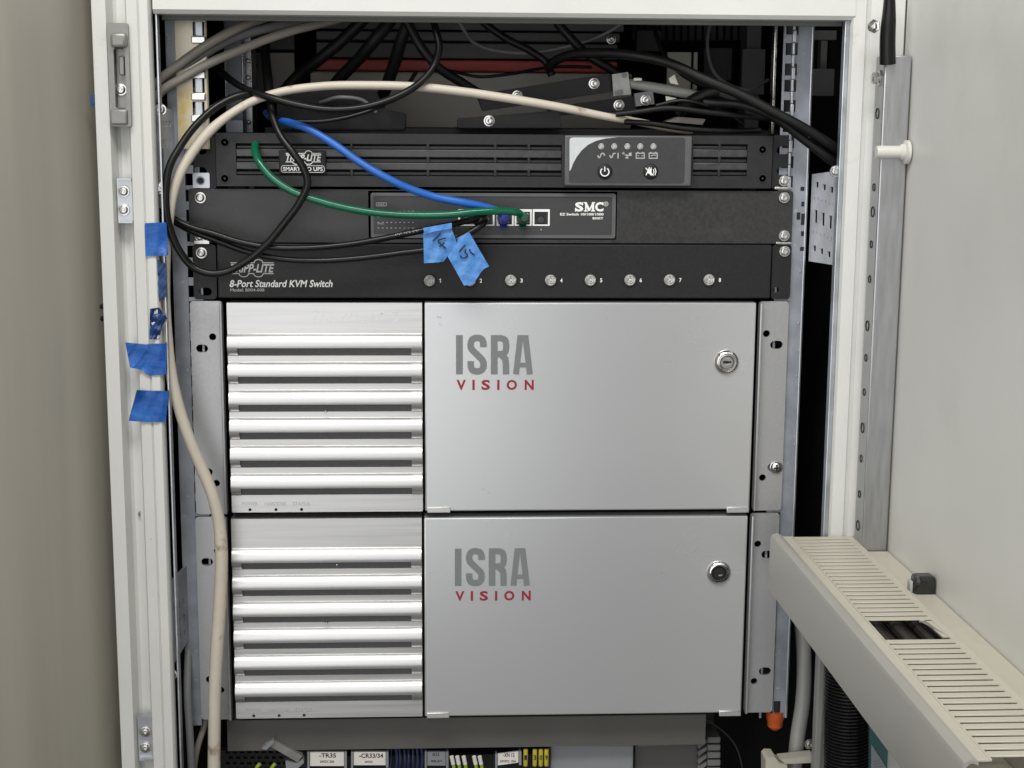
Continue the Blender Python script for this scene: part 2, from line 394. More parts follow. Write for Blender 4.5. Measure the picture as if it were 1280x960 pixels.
# latch plate at upper left, in the channel of the upright
YC = FY + 0.006
lp = thing  # (kept short below)
x0, x1, z0, z1 = rect(137, 29, 163, 158, FY)
b = MB()
b.plate(rpoly(x0, x1, z0, z1, 0.0015), [rpoly(P(144, 90, FY).x, P(158, 90, FY).x, P(150, 136, FY).z, P(150, 60, FY).z, 0.002)], FY - 0.0035, FY + 0.006)
b.box(P(140, 44, FY).x, P(160, 44, FY).x, FY - 0.009, FY - 0.002, P(150, 60, FY).z, P(150, 42, FY).z, 0.0022)
b.box(P(139, 144, FY).x, P(161, 144, FY).x, FY - 0.006, FY - 0.002, P(150, 156, FY).z, P(150, 137, FY).z, 0.0015)
latch = b.build('latch_plate', CASTG, cab)
b = MB(); b.box(P(144.5, 90, FY).x, P(157.5, 90, FY).x, FY + 0.004, FY + 0.007, P(150, 135, FY).z, P(150, 61, FY).z)
b.box(P(149, 90, FY).x, P(156, 90, FY).x, FY - 0.001, FY + 0.004, P(150, 94, FY).z, P(150, 70, FY).z, 0.001)
b.build('catch', CASTG, latch)
screw(151.5, 112, FY + 0.004, latch)
def small_bracket(px0, py0, px1, py1, scr):
    x0, x1, z0, z1 = rect(px0, py0, px1, py1, FY)
    b = MB(); b.plate(rpoly(x0, x1, z0, z1, 0.001), [], FY + 0.0055, FY + 0.0075)
    zm = z0 + (z1 - z0) * 0.1
    b.box(x0 + 0.001, x1 - 0.001, FY + 0.001, FY + 0.0055, z0, z0 + 0.0015); b.box(x0 + 0.001, x1 - 0.001, FY + 0.001, FY + 0.0055, z1 - 0.0015, z1)
    o = b.build('hinge_bracket', GALV, cab)
    for sx, sy in scr: screw(sx, sy, FY + 0.0055, o)
small_bracket(145, 223, 166, 279, [(155, 239), (155, 262)])
small_bracket(171, 896, 193, 952, [(182, 914), (182, 934)])
# two small bored holes in the left upright
for px, py in ((172, 648), (191, 674)):
    b = MB(); p = P(px, py, FY); b.lathe((p.x, FY + (0.014 if px < 180 else 0.0012), p.z), [(0.0024, 0), (0.0024, 0.0006), (0.0014, 0.0008), (0.0012, -0.001)], (0, -1, 0), 12)
    b.build('rivet', CASTG, cab)
# mounting rails -------------------------------------------------------------
ZR0, ZR1 = P(250, 907, 0.003).z, ZO + 0.05
def rail_front(x0, x1, holes_px, y, m_, name='mounting_rail', z0=ZR0):
    b = MB(); hs = []
    z = z0 + 0.012; k = 0
    while z < ZR1 - 0.02:
        if holes_px: hs.append(rpoly(holes_px - 0.0047, holes_px + 0.0047, z - 0.0047, z + 0.0047, 0.0006, 2))
        z += (0.0159, 0.0159, 0.01265)[k % 3]; k += 1
    b.plate([(x0, z0), (x1, z0), (x1, ZR1), (x0, ZR1)], hs, y, y + 0.002)
    return b, hs
XRL0, XRL1 = P(221, 500, 0.003).x, P(262, 500, 0.003).x
def rail(xs0, xs1, xh0, xh1, xe):
    # solid strip xs0..xs1, ladder of square holes between xh0..xh1, closed by a thin edge at xe
    b = MB(); b.box(xs0, xs1, 0.003, 0.005, ZR0, ZR1, 0.0005)
    z = ZR0 + 0.012; k = 0
    while z < ZR1 - 0.02:
        b.box(xh0, xh1, 0.0031, 0.0049, z + 0.0047, z + (0.0159, 0.0159, 0.01265)[k % 3] - 0.0047)
        z += (0.0159, 0.0159, 0.01265)[k % 3]; k += 1
    b.box(min(xe, xe + 0.002), max(xe, xe + 0.002), 0.003, 0.005, ZR0, ZR1, 0.0003)
    return b
xa, xb = XRL0, P(240, 500, 0.003).x
b = rail(xa, xb, xb, xb + 0.0095, xb + 0.0095)
b.box(xa, xa + 0.002, 0.0051, 0.075, ZR0, ZR1)
raill = b.build('mounting_rail', RAILM, cab)
xa, xb = P(980.5, 500, 0.003).x, P(1001.5, 400, 0.003).x
b = rail(xa, xb, xa - 0.0095, xa, xa - 0.0115)
b.box(xb - 0.004, xb - 0.002, 0.0051, 0.075, ZR0, ZR1)
railr = b.build('mounting_rail', RAILM, cab)
for (px_, py_, w_, h_) in ((998, 270, 2.2, 9), (1003.5, 274, 2.2, 14), (1003, 236, 2.4, 5), (1003.5, 255, 1.8, 6), (1003, 292, 1.8, 6), (1002.5, 311, 2.4, 5)):
    hx0, hx1, hz0, hz1 = rect(px_ - w_, py_ - h_ / 2, px_ + w_, py_ + h_ / 2, 0.003)
    b = MB(); b.plate([(hx0, hz0), (hx1, hz0), (hx1, hz1), (hx0, hz1)], [], 0.0027, 0.0031); b.build('dark_slot_patch', DARK, railr)  # flat dark patches on the solid rail, painting the shade inside slots
for py_ in (339, 404, 470, 556):
    q = P(1000 - (py_ - 339) * 0.03, py_, 0.003); b = MB(); b.lathe((q.x, 0.003, q.z), [(0.0012, 0), (0.001, 0.0006), (0.0001, 0.0007)], (0, -1, 0), 8); b.build('rivet', CHROME, railr)
b = MB(); b.lathe((xb + 0.0004, 0.004, ZR0), [(0.0013, 0), (0.0013, ZR1 - ZR0)], (0, 0, 1), 10); b.build('rail_edge', GALV, railr)
# yellowish zinc face plate in the upper part of the left rail, with clip nuts
x0, x1, z0, z1 = rect(221, 24, 259, 186, -0.002)
b = MB(); b.plate([(x0, z0), (x1, z0), (x1, z1), (x0, z1)], [rpoly(P(241, y, -0.002).x, P(256, y, -0.002).x, P(250, y + 9, -0.002).z, P(250, y - 9, -0.002).z, 0.0005, 2) for y in (36, 107, 136)], -0.003, -0.0005)
b.lathe((x1, -0.002, z0), [(0.0011, 0), (0.0011, z1 - z0)], (0, 0, 1), 8)
fp = b.build('rail_face_plate', GALVY, cab)
for y in (50, 94, 121, 148):
    x0, x1, z0, z1 = rect(239.5, y - 4.5, 257, y + 4.5, -0.004)
    b = MB(); b.box(x0, x1, -0.0065, -0.0031, z0, z1, 0.0007); b.build('clip', CHROME, fp)
for y in (36, 107, 136):
    x0, x1, z0, z1 = rect(243, y - 10, 254, y + 10, 0.0)
    b = MB(); b.box(x0, x1, 0.0, 0.0025, z0, z1, 0.001); b.build('nut', GALV, fp)
# rear rails seen deep inside
for (pa, pb, ya, yb, yy, mm_) in ((281, 303, 22, 166, 0.10, RAILM), (304, 315, 58, 110, 0.12, GALV), (932, 950, 60, 150, 0.2, INNER)):
    x0, x1, z0, z1 = rect(pa, ya, pb, yb, yy)
    b = MB(); b.box(x0, x1, yy, yy + 0.03, z0 - 0.1, z1 + 0.06, 0.0008); b.build('rear_rail', mm_, cab)
# bright vertical bars at the upper right (edge of the right rail system)
b = MB(); x0, x1, z0, z1 = rect(966.5, 24, 970.5, 168, 0.02); b.box(x0, x1, 0.02, 0.03, z0, z1 + 0.03, 0.0006); b.build('rail_edge', CHROME, cab)
b = MB(); x0, x1, z0, z1 = rect(988, 22, 991, 236, -0.001)
for k in range(14):
    za = z0 + (z1 - z0) * k / 14; zb = z0 + (z1 - z0) * (k + 1) / 14
    b.box(x0, x1 + (0.0008 if k % 3 == 0 else 0), -0.0025, 0.0028, za + 0.0002, zb - 0.0002, 0.0004)
b.build('rail_edge', GALV, cab)
# perforated side brackets
def side_bracket(pts_px, Y0, Y1, m_, slots, side):
    """near-vertical plate running back from the frame to the rail, turned toward the camera"""
    (ax, az0, az1), (bx, bz0, bz1) = pts_px
    b = MB(); n = Vector((bx - ax, Y1 - Y0, 0)); L = n.length
    hs = [rpoly(u - wu / 2, u + wu / 2, zc - hz / 2, zc + hz / 2, 0.0004, 1) for (u, zc, wu, hz) in slots(L)]
    t = MB(); t.plate([(0, az0), (L, bz0), (L, bz1), (0, az1)], hs, 0, 0.0015)
    d = n.normalized()
    for v in t.bm.verts:
        v.co = Vector((ax, Y0, 0)) + d * v.co.x + Vector((-d.y, d.x, 0)) * v.co.y + Vector((0, 0, v.co.z))
    return t.build('perforated_bracket', m_, cab)
pa = P(1013, 270, 0.004); pb = P(1046, 270, FY + 0.016)
def sl(L, zc):
    o = []
    for j in range(3):
        u = L * (0.2 + 0.28 * j)
        for dz, wz, hz in ((0.0255, 0.12, 0.0046), (0.0, 0.12, 0.0105), (-0.0255, 0.12, 0.0046)): o.append((u, zc + dz - 0.003 * j / 2, wz * L, hz))
        for dz in (0.0135, -0.0135):
            for e in (-0.07, 0.07): o.append((u + e * L, zc + dz - 0.003 * j / 2, 0.04 * L, 0.0038))
    return o
side_bracket(((pa.x, P(1013, 327, 0).z, P(1013, 218, 0).z), (pb.x, P(1046, 334, FY).z, P(1046, 214, FY).z)), pa.y, pb.y, BRKT, lambda L: sl(L, pa.z), 1)
pa = P(199, 200, FY + 0.02); pb = P(220, 200, 0.004)
side_bracket(((pa.x, P(199, 262, FY).z, P(199, 132, FY).z), (pb.x, P(220, 235, 0).z, P(220, 138, 0).z)), pa.y, pb.y, BRKT,
             lambda L: [(L * (0.3 + 0.2 * j), P(210, 155, -0.02).z, L * 0.08, 0.0045) for j in range(3)] + [(L * (0.3 + 0.2 * j), P(210, 180, -0.02).z, L * 0.05, 0.006) for j in range(3)], -1)
pa = P(213, 770, FY + 0.02); pb = P(236, 770, 0.004)
side_bracket(((pa.x, P(215, 845, FY).z, P(213, 738, FY).z), (pb.x, P(236, 800, 0).z, P(232, 708, 0).z)), pa.y, pb.y, RAILM,
             lambda L: [(L * (0.25 + 0.25 * j), P(225, 760 + 20 * i, -0.02).z, L * 0.07, 0.006) for j in range(3) for i in range(3)], -1)
for px, py in ((201, 137), (1044, 214)):
    screw(px, py, FY + 0.012, cab)
screw(200, 235, FY + 0.012, cab)
screw(215, 843, FY + 0.012, cab)
# deep background in the cabinet top: dark rear cross pieces
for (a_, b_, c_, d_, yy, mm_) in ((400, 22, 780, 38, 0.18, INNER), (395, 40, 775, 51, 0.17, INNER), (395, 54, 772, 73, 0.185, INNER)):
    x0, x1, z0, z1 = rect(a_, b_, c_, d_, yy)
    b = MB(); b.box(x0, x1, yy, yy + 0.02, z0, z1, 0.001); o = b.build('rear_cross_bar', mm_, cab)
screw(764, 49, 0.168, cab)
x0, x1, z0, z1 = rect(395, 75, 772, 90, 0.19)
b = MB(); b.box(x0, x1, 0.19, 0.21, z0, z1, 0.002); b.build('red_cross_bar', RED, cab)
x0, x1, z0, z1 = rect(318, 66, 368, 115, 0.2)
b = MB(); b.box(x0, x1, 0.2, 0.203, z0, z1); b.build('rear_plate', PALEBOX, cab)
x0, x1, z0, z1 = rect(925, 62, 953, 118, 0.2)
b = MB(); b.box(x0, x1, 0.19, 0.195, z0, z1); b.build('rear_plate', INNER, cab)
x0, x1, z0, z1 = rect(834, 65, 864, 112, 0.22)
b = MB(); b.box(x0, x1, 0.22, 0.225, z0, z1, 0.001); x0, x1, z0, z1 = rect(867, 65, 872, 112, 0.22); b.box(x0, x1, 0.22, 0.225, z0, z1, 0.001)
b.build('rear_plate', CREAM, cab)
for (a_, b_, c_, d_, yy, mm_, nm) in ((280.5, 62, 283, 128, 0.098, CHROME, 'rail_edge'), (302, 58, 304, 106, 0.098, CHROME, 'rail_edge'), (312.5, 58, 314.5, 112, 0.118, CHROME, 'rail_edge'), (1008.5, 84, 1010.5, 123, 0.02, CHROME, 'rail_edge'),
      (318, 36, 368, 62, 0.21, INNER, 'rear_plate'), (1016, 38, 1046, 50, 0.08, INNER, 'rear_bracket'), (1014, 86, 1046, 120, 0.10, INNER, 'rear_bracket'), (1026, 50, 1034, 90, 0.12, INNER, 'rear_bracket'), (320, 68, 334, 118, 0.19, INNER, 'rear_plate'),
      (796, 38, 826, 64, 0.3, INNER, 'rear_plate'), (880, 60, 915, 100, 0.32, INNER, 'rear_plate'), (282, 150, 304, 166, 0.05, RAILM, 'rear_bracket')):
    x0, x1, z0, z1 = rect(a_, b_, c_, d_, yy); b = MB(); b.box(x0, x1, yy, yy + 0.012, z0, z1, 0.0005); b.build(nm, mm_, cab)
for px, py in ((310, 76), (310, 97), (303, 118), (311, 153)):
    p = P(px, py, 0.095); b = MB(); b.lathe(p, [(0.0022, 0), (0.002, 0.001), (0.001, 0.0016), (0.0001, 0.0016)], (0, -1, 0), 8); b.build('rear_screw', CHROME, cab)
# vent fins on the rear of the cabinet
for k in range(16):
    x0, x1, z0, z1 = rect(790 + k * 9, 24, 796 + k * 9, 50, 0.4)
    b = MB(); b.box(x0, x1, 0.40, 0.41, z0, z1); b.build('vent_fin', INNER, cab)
# ---- the door, swung open square to the rack
DX = 0.3095
b = MB(); b.box(DX, DX + 0.018, -0.72, -0.056, ZB, 0.70, 0.002)
door = b.build('door', DOORP, cab)
# rail of the door
RXA, RXB = P(1086, 500, -0.08).x, P(1118, 500, -0.08).x
zt = P(1106, 69, -0.08).z
b = MB(); b.box(RXA, min(RXB, DX - 0.0003), -0.08, -0.0565, 0.13, zt, 0.0012)
drail = b.build('door_rail', STRIP, door)
for k, py in enumerate((142, 190, 232, 262, 302, 345, 403, 443, 486, 531, 570, 615, 655)):
    p = PX(1081 - (py - 142) * 0.02, py, RXA)
    r = 0.003 if k % 3 else 0.0042
    b = MB(); b.lathe((RXA + 0.0008, -0.067, p.z), [(r, 0), (r, 0.0014), (r * 0.85, 0.0013), (r * 0.8, -0.002)], (-1, 0, 0), 12); b.build('dark_hole_mark', DARK, drail)  # dark marks on the uncut rail side, painting the shade of bores
for (px, py, r) in ((1086, 97, 0.0062),):
    p = P(px, py, -0.083)
    b = MB(); b.lathe((RXA, -0.07, p.z), [(r, 0), (r, 0.0015), (r * 0.7, 0.002), (r * 0.7, 0.006), (r * 0.5, 0.007), (0.0001, 0.007)], (-1, 0, 0), 6); b.build('bolt', CHROME, drail)
p = P(1100, 33, -0.07); b = MB(); b.lathe((p.x - 0.004, -0.07, p.z), [(0.0052, 0), (0.0052, 0.0015), (0.0036, 0.002), (0.0036, 0.005), (0.0001, 0.006)], (-0.7, -0.7, 0), 6); b.build('bolt', CHROME, door)
p0 = P(1095, 190, -0.083); b = MB()
b.lathe(p0, [(0.0045, 0), (0.0048, 0.002), (0.0048, 0.018), (0.0062, 0.0195), (0.0062, 0.021), (0.009, 0.022), (0.009, 0.0245), (0.0045, 0.026), (0.0001, 0.026)], (1, 0, 0), 18)
b.build('peg', PEG, door)
# back edge strip of the door at the hinge
x0 = P(1094, 200, FY).x
b = MB(); b.box(x0, DX - 0.0005, -0.0562, -0.046, ZB, 0.70, 0.001); b.build('door_edge', WHITE, door)
# ---- beige sheet to the left of the cabinet
sp = thing('side_panel', (-0.36, 0.05, -0.93), 'beige grey sheet metal panel with a vertical fold left of the white frame', 'panel')
b = MB()
b.prism([(-0.3045, 0.02), (-0.3065, -0.02), (-0.352, -0.20), (-0.3555, -0.203), (-0.42, -0.46), (-0.44, -0.46), (-0.36, -0.1), (-0.33, 0.02)], ZB, 0.75, 'z')
b.build('sheet', SIDEP, sp)
for px, py in ((121, 383), (123, 398)):
    b = MB(); p = P(px - 3, py, -0.023); b.lathe((-0.3072, -0.0235, p.z), [(0.0022, -0.001), (0.0016, 0.003), (0.0001, 0.0035)], (-0.7, -0.7, 0), 8); b.build('rivet', DARK, sp)
#@@UPS
# ================================================================== UPS
YU = -0.004
ups = thing('rack_ups', (0, 0.05, P(640, 235, 0).z), 'black rack power supply unit with slatted front and small control panel of symbols', 'power supply')
x0, x1, z0, z1 = rect(270, 168, 965, 234, YU)
segL = [(295, 438), (441, 533), (537, 617), (621, 659), (663, 701)]
segR = [(866, 897), (901, 934)]
rowy = [(180.5, 187), (196.5, 203.5), (212.5, 219.5)]
holes = []
for (a, c) in ((295, 702), (866, 934)):
    hx0, hx1, hz0, hz1 = rect(a, 180, c, 220, YU); holes.append([(hx0, hz0), (hx1, hz0), (hx1, hz1), (hx0, hz1)])
b = MB(); b.plate([(x0, z0), (x1, z0), (x1, z1), (x0, z1)], holes, YU, YU + 0.006)
bez = b.build('front_bezel', UPSM, ups)
for (a, c) in ((295, 702), (866, 934)):
    for (ya, yb) in ((187, 196.5), (203.5, 212.5)):
        hx0, hx1, hz0, hz1 = rect(a, ya, c, yb, YU)
        b = MB(); b.box(hx0 + 0.0001, hx1 - 0.0001, YU - 0.0006, YU + 0.0025, hz0, hz1, 0.0006); b.build('slat', SLAT, bez)
    hx0, hx1, hz0, hz1 = rect(a, 180, c, 220, YU)
    b = MB(); b.box(hx0, hx1, YU + 0.0072, YU + 0.0082, hz0, hz1); b.build('grille_back', DARK, bez)
    for (ya, yb) in rowy:
        hx0, hx1, hz0, hz1 = rect(a, ya + 2.4, c, yb - 0.3, YU)
        b = MB(); b.box(hx0 + 0.0001, hx1 - 0.0001, YU + 0.0016, YU + 0.0050, hz0, hz1, 0.0006); b.build('added_slot_bar', UPSM, bez)  # added bar leaves dark backing above it as a painted shadow line
for px in (439.5, 535, 619, 661, 899):
    hx0, hx1, hz0, hz1 = rect(px - 1.6, 180, px + 1.6, 220, YU)
    b = MB()
    for (ya, yb) in rowy:
        zz0, zz1 = P(px, yb, YU).z, P(px, ya, YU).z
        b.box(hx0, hx1, YU - 0.0008, YU + 0.0025, zz0 - 0.0004, zz1 + 0.0004, 0.0003)
    b.build('rib', UPSM, bez)
b = MB(); b.box(x0, x1, YU + 0.0084, 0.42, z0 + 0.0005, z1 - 0.0005); b.build('housing', BLACK, ups)
for (px, py) in ((281, 178), (281, 223), (953, 187), (953, 223)):
    p = P(px, py, YU); b = MB(); b.lathe((p.x, YU, p.z), [(0.0036, 0), (0.0036, 0.0006), (0.0028, 0.0007), (0.0026, -0.0005), (0.0009, -0.0005), (0.0009, 0.0006), (0.0001, 0.0006)], (0, -1, 0), 14); b.build('screw_cap', UPSM, ups)
# ears
for (a, c) in ((241.5, 269.5), (965.5, 989)):
    ex0, ex1, ez0, ez1 = rect(a, 169, c, 236, 0); hp = 250 if a < 500 else 979
    b = MB(); b.plate(rpoly(ex0, ex1, ez0, ez1, 0.002), [obl(xz(hp, 188, 0), 0.0032, 0.002), obl(xz(hp, 214, 0), 0.0032, 0.002)], 0, 0.002); b.build('ear', BLACK, ups)
screw(980, 226, -0.0001, ups)
x0b, x1b, z0b, z1b = rect(968, 233.5, 990, 237, -0.001); b = MB(); b.box(x0b, x1b, -0.002, -0.0002, z0b, z1b, 0.0006); b.build('clip', CHROME, ups)
# the cage nut visible beside the left ear
b = MB(); cx0, cx1, cz0, cz1 = rect(241, 216, 262, 235, -0.002); b.plate(rpoly(cx0, cx1, cz0, cz1, 0.001), [circ(xz(251, 226, 0), 0.0036)], -0.002, -0.0002); b.build('cage_nut', GALV, ups)
b = MB(); p = P(251, 226, 0); b.lathe((p.x, -0.0005, p.z), [(0.0045, -0.003), (0.0045, 0.0008), (0.0026, 0.001), (0.0024, -0.002), (0.0001, -0.002)], (0, -1, 0), 12); b.build('nut', RAILM, ups)
# badge
bx0, bx1, bz0, bz1 = rect(349, 188, 408, 217, YU)
b = MB(); b.box(bx0, bx1, YU - 0.0022, YU - 0.0002, bz0, bz1, 0.0008); badge = b.build('badge', BLACK, ups)
YB_ = YU - 0.0024
def tripp(mb, X0, Y0, X1, Y1, Y, wd, bold):
    """slanted brand word between two lines that bulge around the middle letters"""
    h = Y1 - Y0; W = X1 - X0
    text(mb, 'TRIPP-LITE', X0, Y0 + h * 0.24, X1, Y1 - h * 0.24, Y, bold, 0.22)
    def arc(c, r, up, y):
        return [(c + r * math.cos(t), y + (-1 if up else 1) * h * 0.2 * math.sin(t)) for t in [math.pi * k / 8 for k in range(9)]][::-1]
    for up, y in ((True, Y0 + h * 0.17), (False, Y1 - h * 0.17)):
        pts = [(X0, y)]
        cs = ((0.65, 0.1),) if up else ((0.31, 0.11), (0.65, 0.11))
        for c, r in cs: pts += [q for q in arc(X0 + W * c, W * r, up, y)]
        pts.append((X1, y))
        mb.ribbon([xz(q[0], q[1], Y) for q in pts], wd * MM, Y - 0.00004)
b = MB(); tripp(b, 357, 189, 401, 205, YB_, 1.0, 0.03); text(b, 'SMARTPRO UPS', 353.5, 208.6, 403.5, 213.8, YB_, 0.02)
b.ribbon([(q[0], q[1]) for q in rpoly(*rect(351.5, 207, 405.5, 215.4, YB_), 0.002)], 0.00035, YB_ - 0.00005, True)
b.build('lettering', PRINTW, badge, False)
# control panel
px0, px1, pz0, pz1 = rect(705, 169.5, 863, 232, YU)
b = MB(); b.box(px0, px1, YU - 0.006, YU - 0.0002, pz0, pz1, 0.0012); cp = b.build('control_panel', PANELG, ups)
YP = YU - 0.0063
ox0, ox1, oz0, oz1 = rect(711.5, 171.5, 856, 229, YP)
b = MB(); b.plate(rpoly(ox0, ox1, oz0, oz1, 0.0022), [], YP, YP + 0.0004); b.build('overlay', OVERLAY, cp)
b = MB(); sw = [xz(711.8, 213, YP), xz(711.8, 175), ] if False else [xz(711.9, 214, YP), xz(711.9, 175, YP), xz(713, 172.6, YP), xz(716, 171.8, YP), xz(772, 171.8, YP)]
cv = [(772, 171.9), (757, 173), (745, 176), (735, 181), (727, 188), (721, 196), (716.5, 204), (713.5, 212)]
b.poly(sw + [xz(q[0], q[1], YP) for q in cv[1:]], YP - 0.0001); b.build('silver_sweep', SWEEP, cp, False)
YQ = YP - 0.0002
for px in (751.5, 767.8, 784.2, 800.3, 816.8):
    p = P(px, 183, YP); b = MB(); b.lathe((p.x, YP, p.z), [(0.0024, 0), (0.0023, 0.0004), (0.0018, 0.0006), (0.0016, 0.0002), (0.0013, 0.0008), (0.0001, 0.0011)], (0, -1, 0), 14); b.build('indicator_light', LED, cp)
b = MB(); lw = 1.5 * MM
def rb(pts, w_=1.5, Y=YQ, closed=False): b.ribbon([xz(q[0], q[1], Y) for q in pts], w_ * MM, Y, closed)
rb([(747, 194), (748.5, 197), (750, 196.5), (751.5, 192.5), (753, 191.5), (754.5, 192), (756, 194.5)])
rb([(762, 194), (763.5, 197), (765, 196.5), (766.5, 192.5), (768, 191.5), (769.5, 192)]); rb([(772.6, 191), (772.6, 198)])
rb([(778, 191.5), (781, 193.5), (787, 194.5)]); rb([(779.5, 190), (780.5, 194)]); b.poly([xz(781, 198, YQ), xz(786, 198, YQ), xz(784, 194.8, YQ)], YQ - 0.0001); b.poly([xz(*q, YQ) for q in ((786, 191), (789.4, 190.6), (789.4, 195), (786, 194.6))], YQ - 0.00012)
for cx in (800.3, 816.5):
    rb([(cx - 5, 191.5), (cx + 5, 191.5), (cx + 5, 197.8), (cx - 5, 197.8)], 1.3, YQ, True)
    b.ribbon([xz(cx - 4, 190.6, YQ), xz(cx - 2, 190.6, YQ)], 1.2 * MM, YQ - 0.00006); b.ribbon([xz(cx + 2, 190.6, YQ), xz(cx + 4, 190.6, YQ)], 1.2 * MM, YQ - 0.00006)
rb([(797, 194.6), (799, 194.6)], 1, YQ - 0.0001); rb([(802, 194.6), (804, 194.6)], 1, YQ - 0.0001)
rb([(813.5, 195), (817, 193.6), (820, 194.2)], 1.1, YQ - 0.0001)
b.build('symbol_print', PRINTD, cp, False)
for px in (756, 813.3):
    p = P(px, 214.5, YP); b = MB(); b.lathe((p.x, YP, p.z), [(0.0062, 0), (0.0062, 0.0003), (0.0056, 0.0004), (0.0054, 0.0012), (0.0048, 0.0016), (0.0001, 0.0017)], (0, -1, 0), 20); bt = b.build('button', BLACK, cp)
    Yb = YP - 0.0019; b = MB()
    if px < 800:
        rb([(px + 5.2 * math.sin(math.radians(a)), 214.8 - 5.2 * math.cos(math.radians(a))) for a in range(35, 326, 15)], 1.4, Yb); rb([(px, 208.4), (px, 214.5)], 1.4, Yb - 0.00005)
    else:
        b.poly([xz(*q, Yb) for q in ((809, 212.5), (811, 212.5), (814.5, 209), (814.5, 220), (811, 216.7), (809, 216.7))], Yb)
        rb([(807, 210), (817, 219.5)], 1.3, Yb - 0.00005); rb([(807.5, 219), (812, 209)], 1.2, Yb - 0.0001); rb([(816.4, 211.5), (817.6, 214.5), (816.4, 217.5)], 1.1, Yb - 0.00008); rb([(818.6, 210), (820, 214.5), (818.6, 219)], 1.1, Yb - 0.00012)
    b.build('symbol_print', PRINTW, bt, False)
#@@SHELF
# ================================================================== rack panel with the network switch
pan = thing('rack_shelf', (0, 0.05, P(640, 304, 0).z), 'black rack shelf with a wide front plate framing the small network switch', 'rack shelf')
x0, x1, z0, z1 = rect(236.5, 237.5, 990.5, 303.5, 0)
hx0, hx1, hz0, hz1 = rect(460.5, 239, 771, 299.5, 0)
b = MB(); b.plate(rpoly(x0, x1, z0, z1, 0.0018), [[(hx0, hz0), (hx1, hz0), (hx1, hz1), (hx0, hz1)], obl(xz(250, 291, 0), 0.0032, 0.002)], -0.0005, 0.002)
b.build('panel_sheet', SATIN, pan)
b = MB(); b.box(hx0 - 0.01, hx1 + 0.01, 0.0025, 0.20, hz0 - 0.001, hz0 + 0.0012); b.box(hx0 - 0.004, hx0 - 0.002, 0.0025, 0.2, hz0 + 0.0014, hz1); b.box(hx1 + 0.002, hx1 + 0.004, 0.0025, 0.2, hz0 + 0.0014, hz1)
b.build('tray', BLACK, pan)
for px, py in ((250.5, 247), (980, 247), (980, 294.5), (250.5, 295)): screw(px, py, -0.0007, pan)
b = MB(); cx0, cx1, cz0, cz1 = rect(242, 300, 262, 305.5, -0.002); b.box(cx0, cx1, -0.0022, -0.0008, cz0, cz1, 0.0005); b.build('clip', CHROME, pan)
b = MB(); cx0, cx1, cz0, cz1 = rect(970, 302.5, 989, 305.5, -0.002); b.box(cx0, cx1, -0.0022, -0.0008, cz0, cz1, 0.0005); b.build('clip', CHROME, pan)
# the switch
YS = -0.001
nsw = thing('network_switch', (0, 0.05, P(640, 298, YS).z), 'small black network switch with a row of white edged ports and white serif maker letters', 'network switch')
x0, x1, z0, z1 = rect(463.5, 241.5, 769.5, 297.5, YS)
fx0, fx1, fz0, fz1 = rect(467, 245.5, 765, 293.5, YS)
b = MB(); b.plate(rpoly(x0, x1, z0, z1, 0.0016), [rpoly(fx0, fx1, fz0, fz1, 0.001)], YS, YS + 0.006); b.build('front_frame', PANELG, nsw)
pcx = [583.5, 607.5, 631.5, 654, 676.5]
hol = [rpoly(*rect(c - 8.5, 265, c + 8.5, 281, YS), 0.0004, 1) for c in pcx]
b = MB(); b.plate([(fx0 - .001, fz0 - .001), (fx1 + .001, fz0 - .001), (fx1 + .001, fz1 + .001), (fx0 - .001, fz1 + .001)], hol, YS + 0.0008, YS + 0.003)
b.build('face_plate', OVERLAY, nsw)
b = MB(); b.box(x0 + 0.001, x1 - 0.001, YS + 0.0062, 0.13, z0 + 0.001, z1 - 0.001); b.build('housing', BLACK, nsw)
for c in pcx:
    o0, o1, q0, q1 = rect(c - 10.7, 261.6, c + 10.7, 282.3, YS); i0, i1, j0, j1 = rect(c - 8.5, 264.7, c + 8.5, 280.6, YS)
    b = MB(); b.plate([(o0, q0), (o1, q0), (o1, q1), (o0, q1)], [[(i0, j0), (i1, j0), (i1, j1), (i0, j1)]], YS + 0.0002, YS + 0.0007); pt = b.build('port', PRINTW, nsw)
    b = MB(); b.box(i0, i1, YS + 0.005, YS + 0.006, j0, j1); b.lathe((P(c, 275, YS).x, YS + 0.005, P(c, 275, YS).z), [(0.0032, 0), (0.0028, 0.002), (0.0001, 0.0022)], (0, -1, 0), 12); b.box(i1 - 0.0016, i1 - 0.0008, YS + 0.001, YS + 0.005, j0 + 0.004, j1 - 0.001); b.build('socket', OVERLAY, pt)
YT = YS + 0.0005
b = MB()
text(b, 'S', 718.8, 252.6, 729.2, 264.4, YT, 0.045); text(b, 'C', 743.8, 252.6, 754.3, 264.4, YT - 0.00005, 0.045)
def st(pts, w_, dy): b.ribbon([xz(q[0], q[1], YT) for q in pts], w_ * MM, YT - dy)
st([(732.2, 252.8), (732.2, 264.2)], 1.8, 0.0001); st([(741.2, 252.8), (741.2, 264.2)], 2.9, 0.00012)
st([(732, 253.4), (736.8, 263.4)], 3.0, 0.00014); st([(736.6, 263.4), (741.2, 253.4)], 1.8, 0.00016)
for q in ((729.8, 263.7, 734.6), (738.6, 263.7, 744), (729.8, 253.2, 733), (740.4, 253.2, 744)): st([(q[0], q[1]), (q[2], q[1])], 1.3, 0.00018)
st([(719.3, 260.5), (719.3, 264.6)], 1.1, 0.0002); st([(728.4, 252.6), (728.4, 256)], 1.1, 0.0002); st([(753.6, 252.6), (753.6, 256.4)], 1.1, 0.0002)
b.build('maker_lettering', PRINTW, nsw, False)
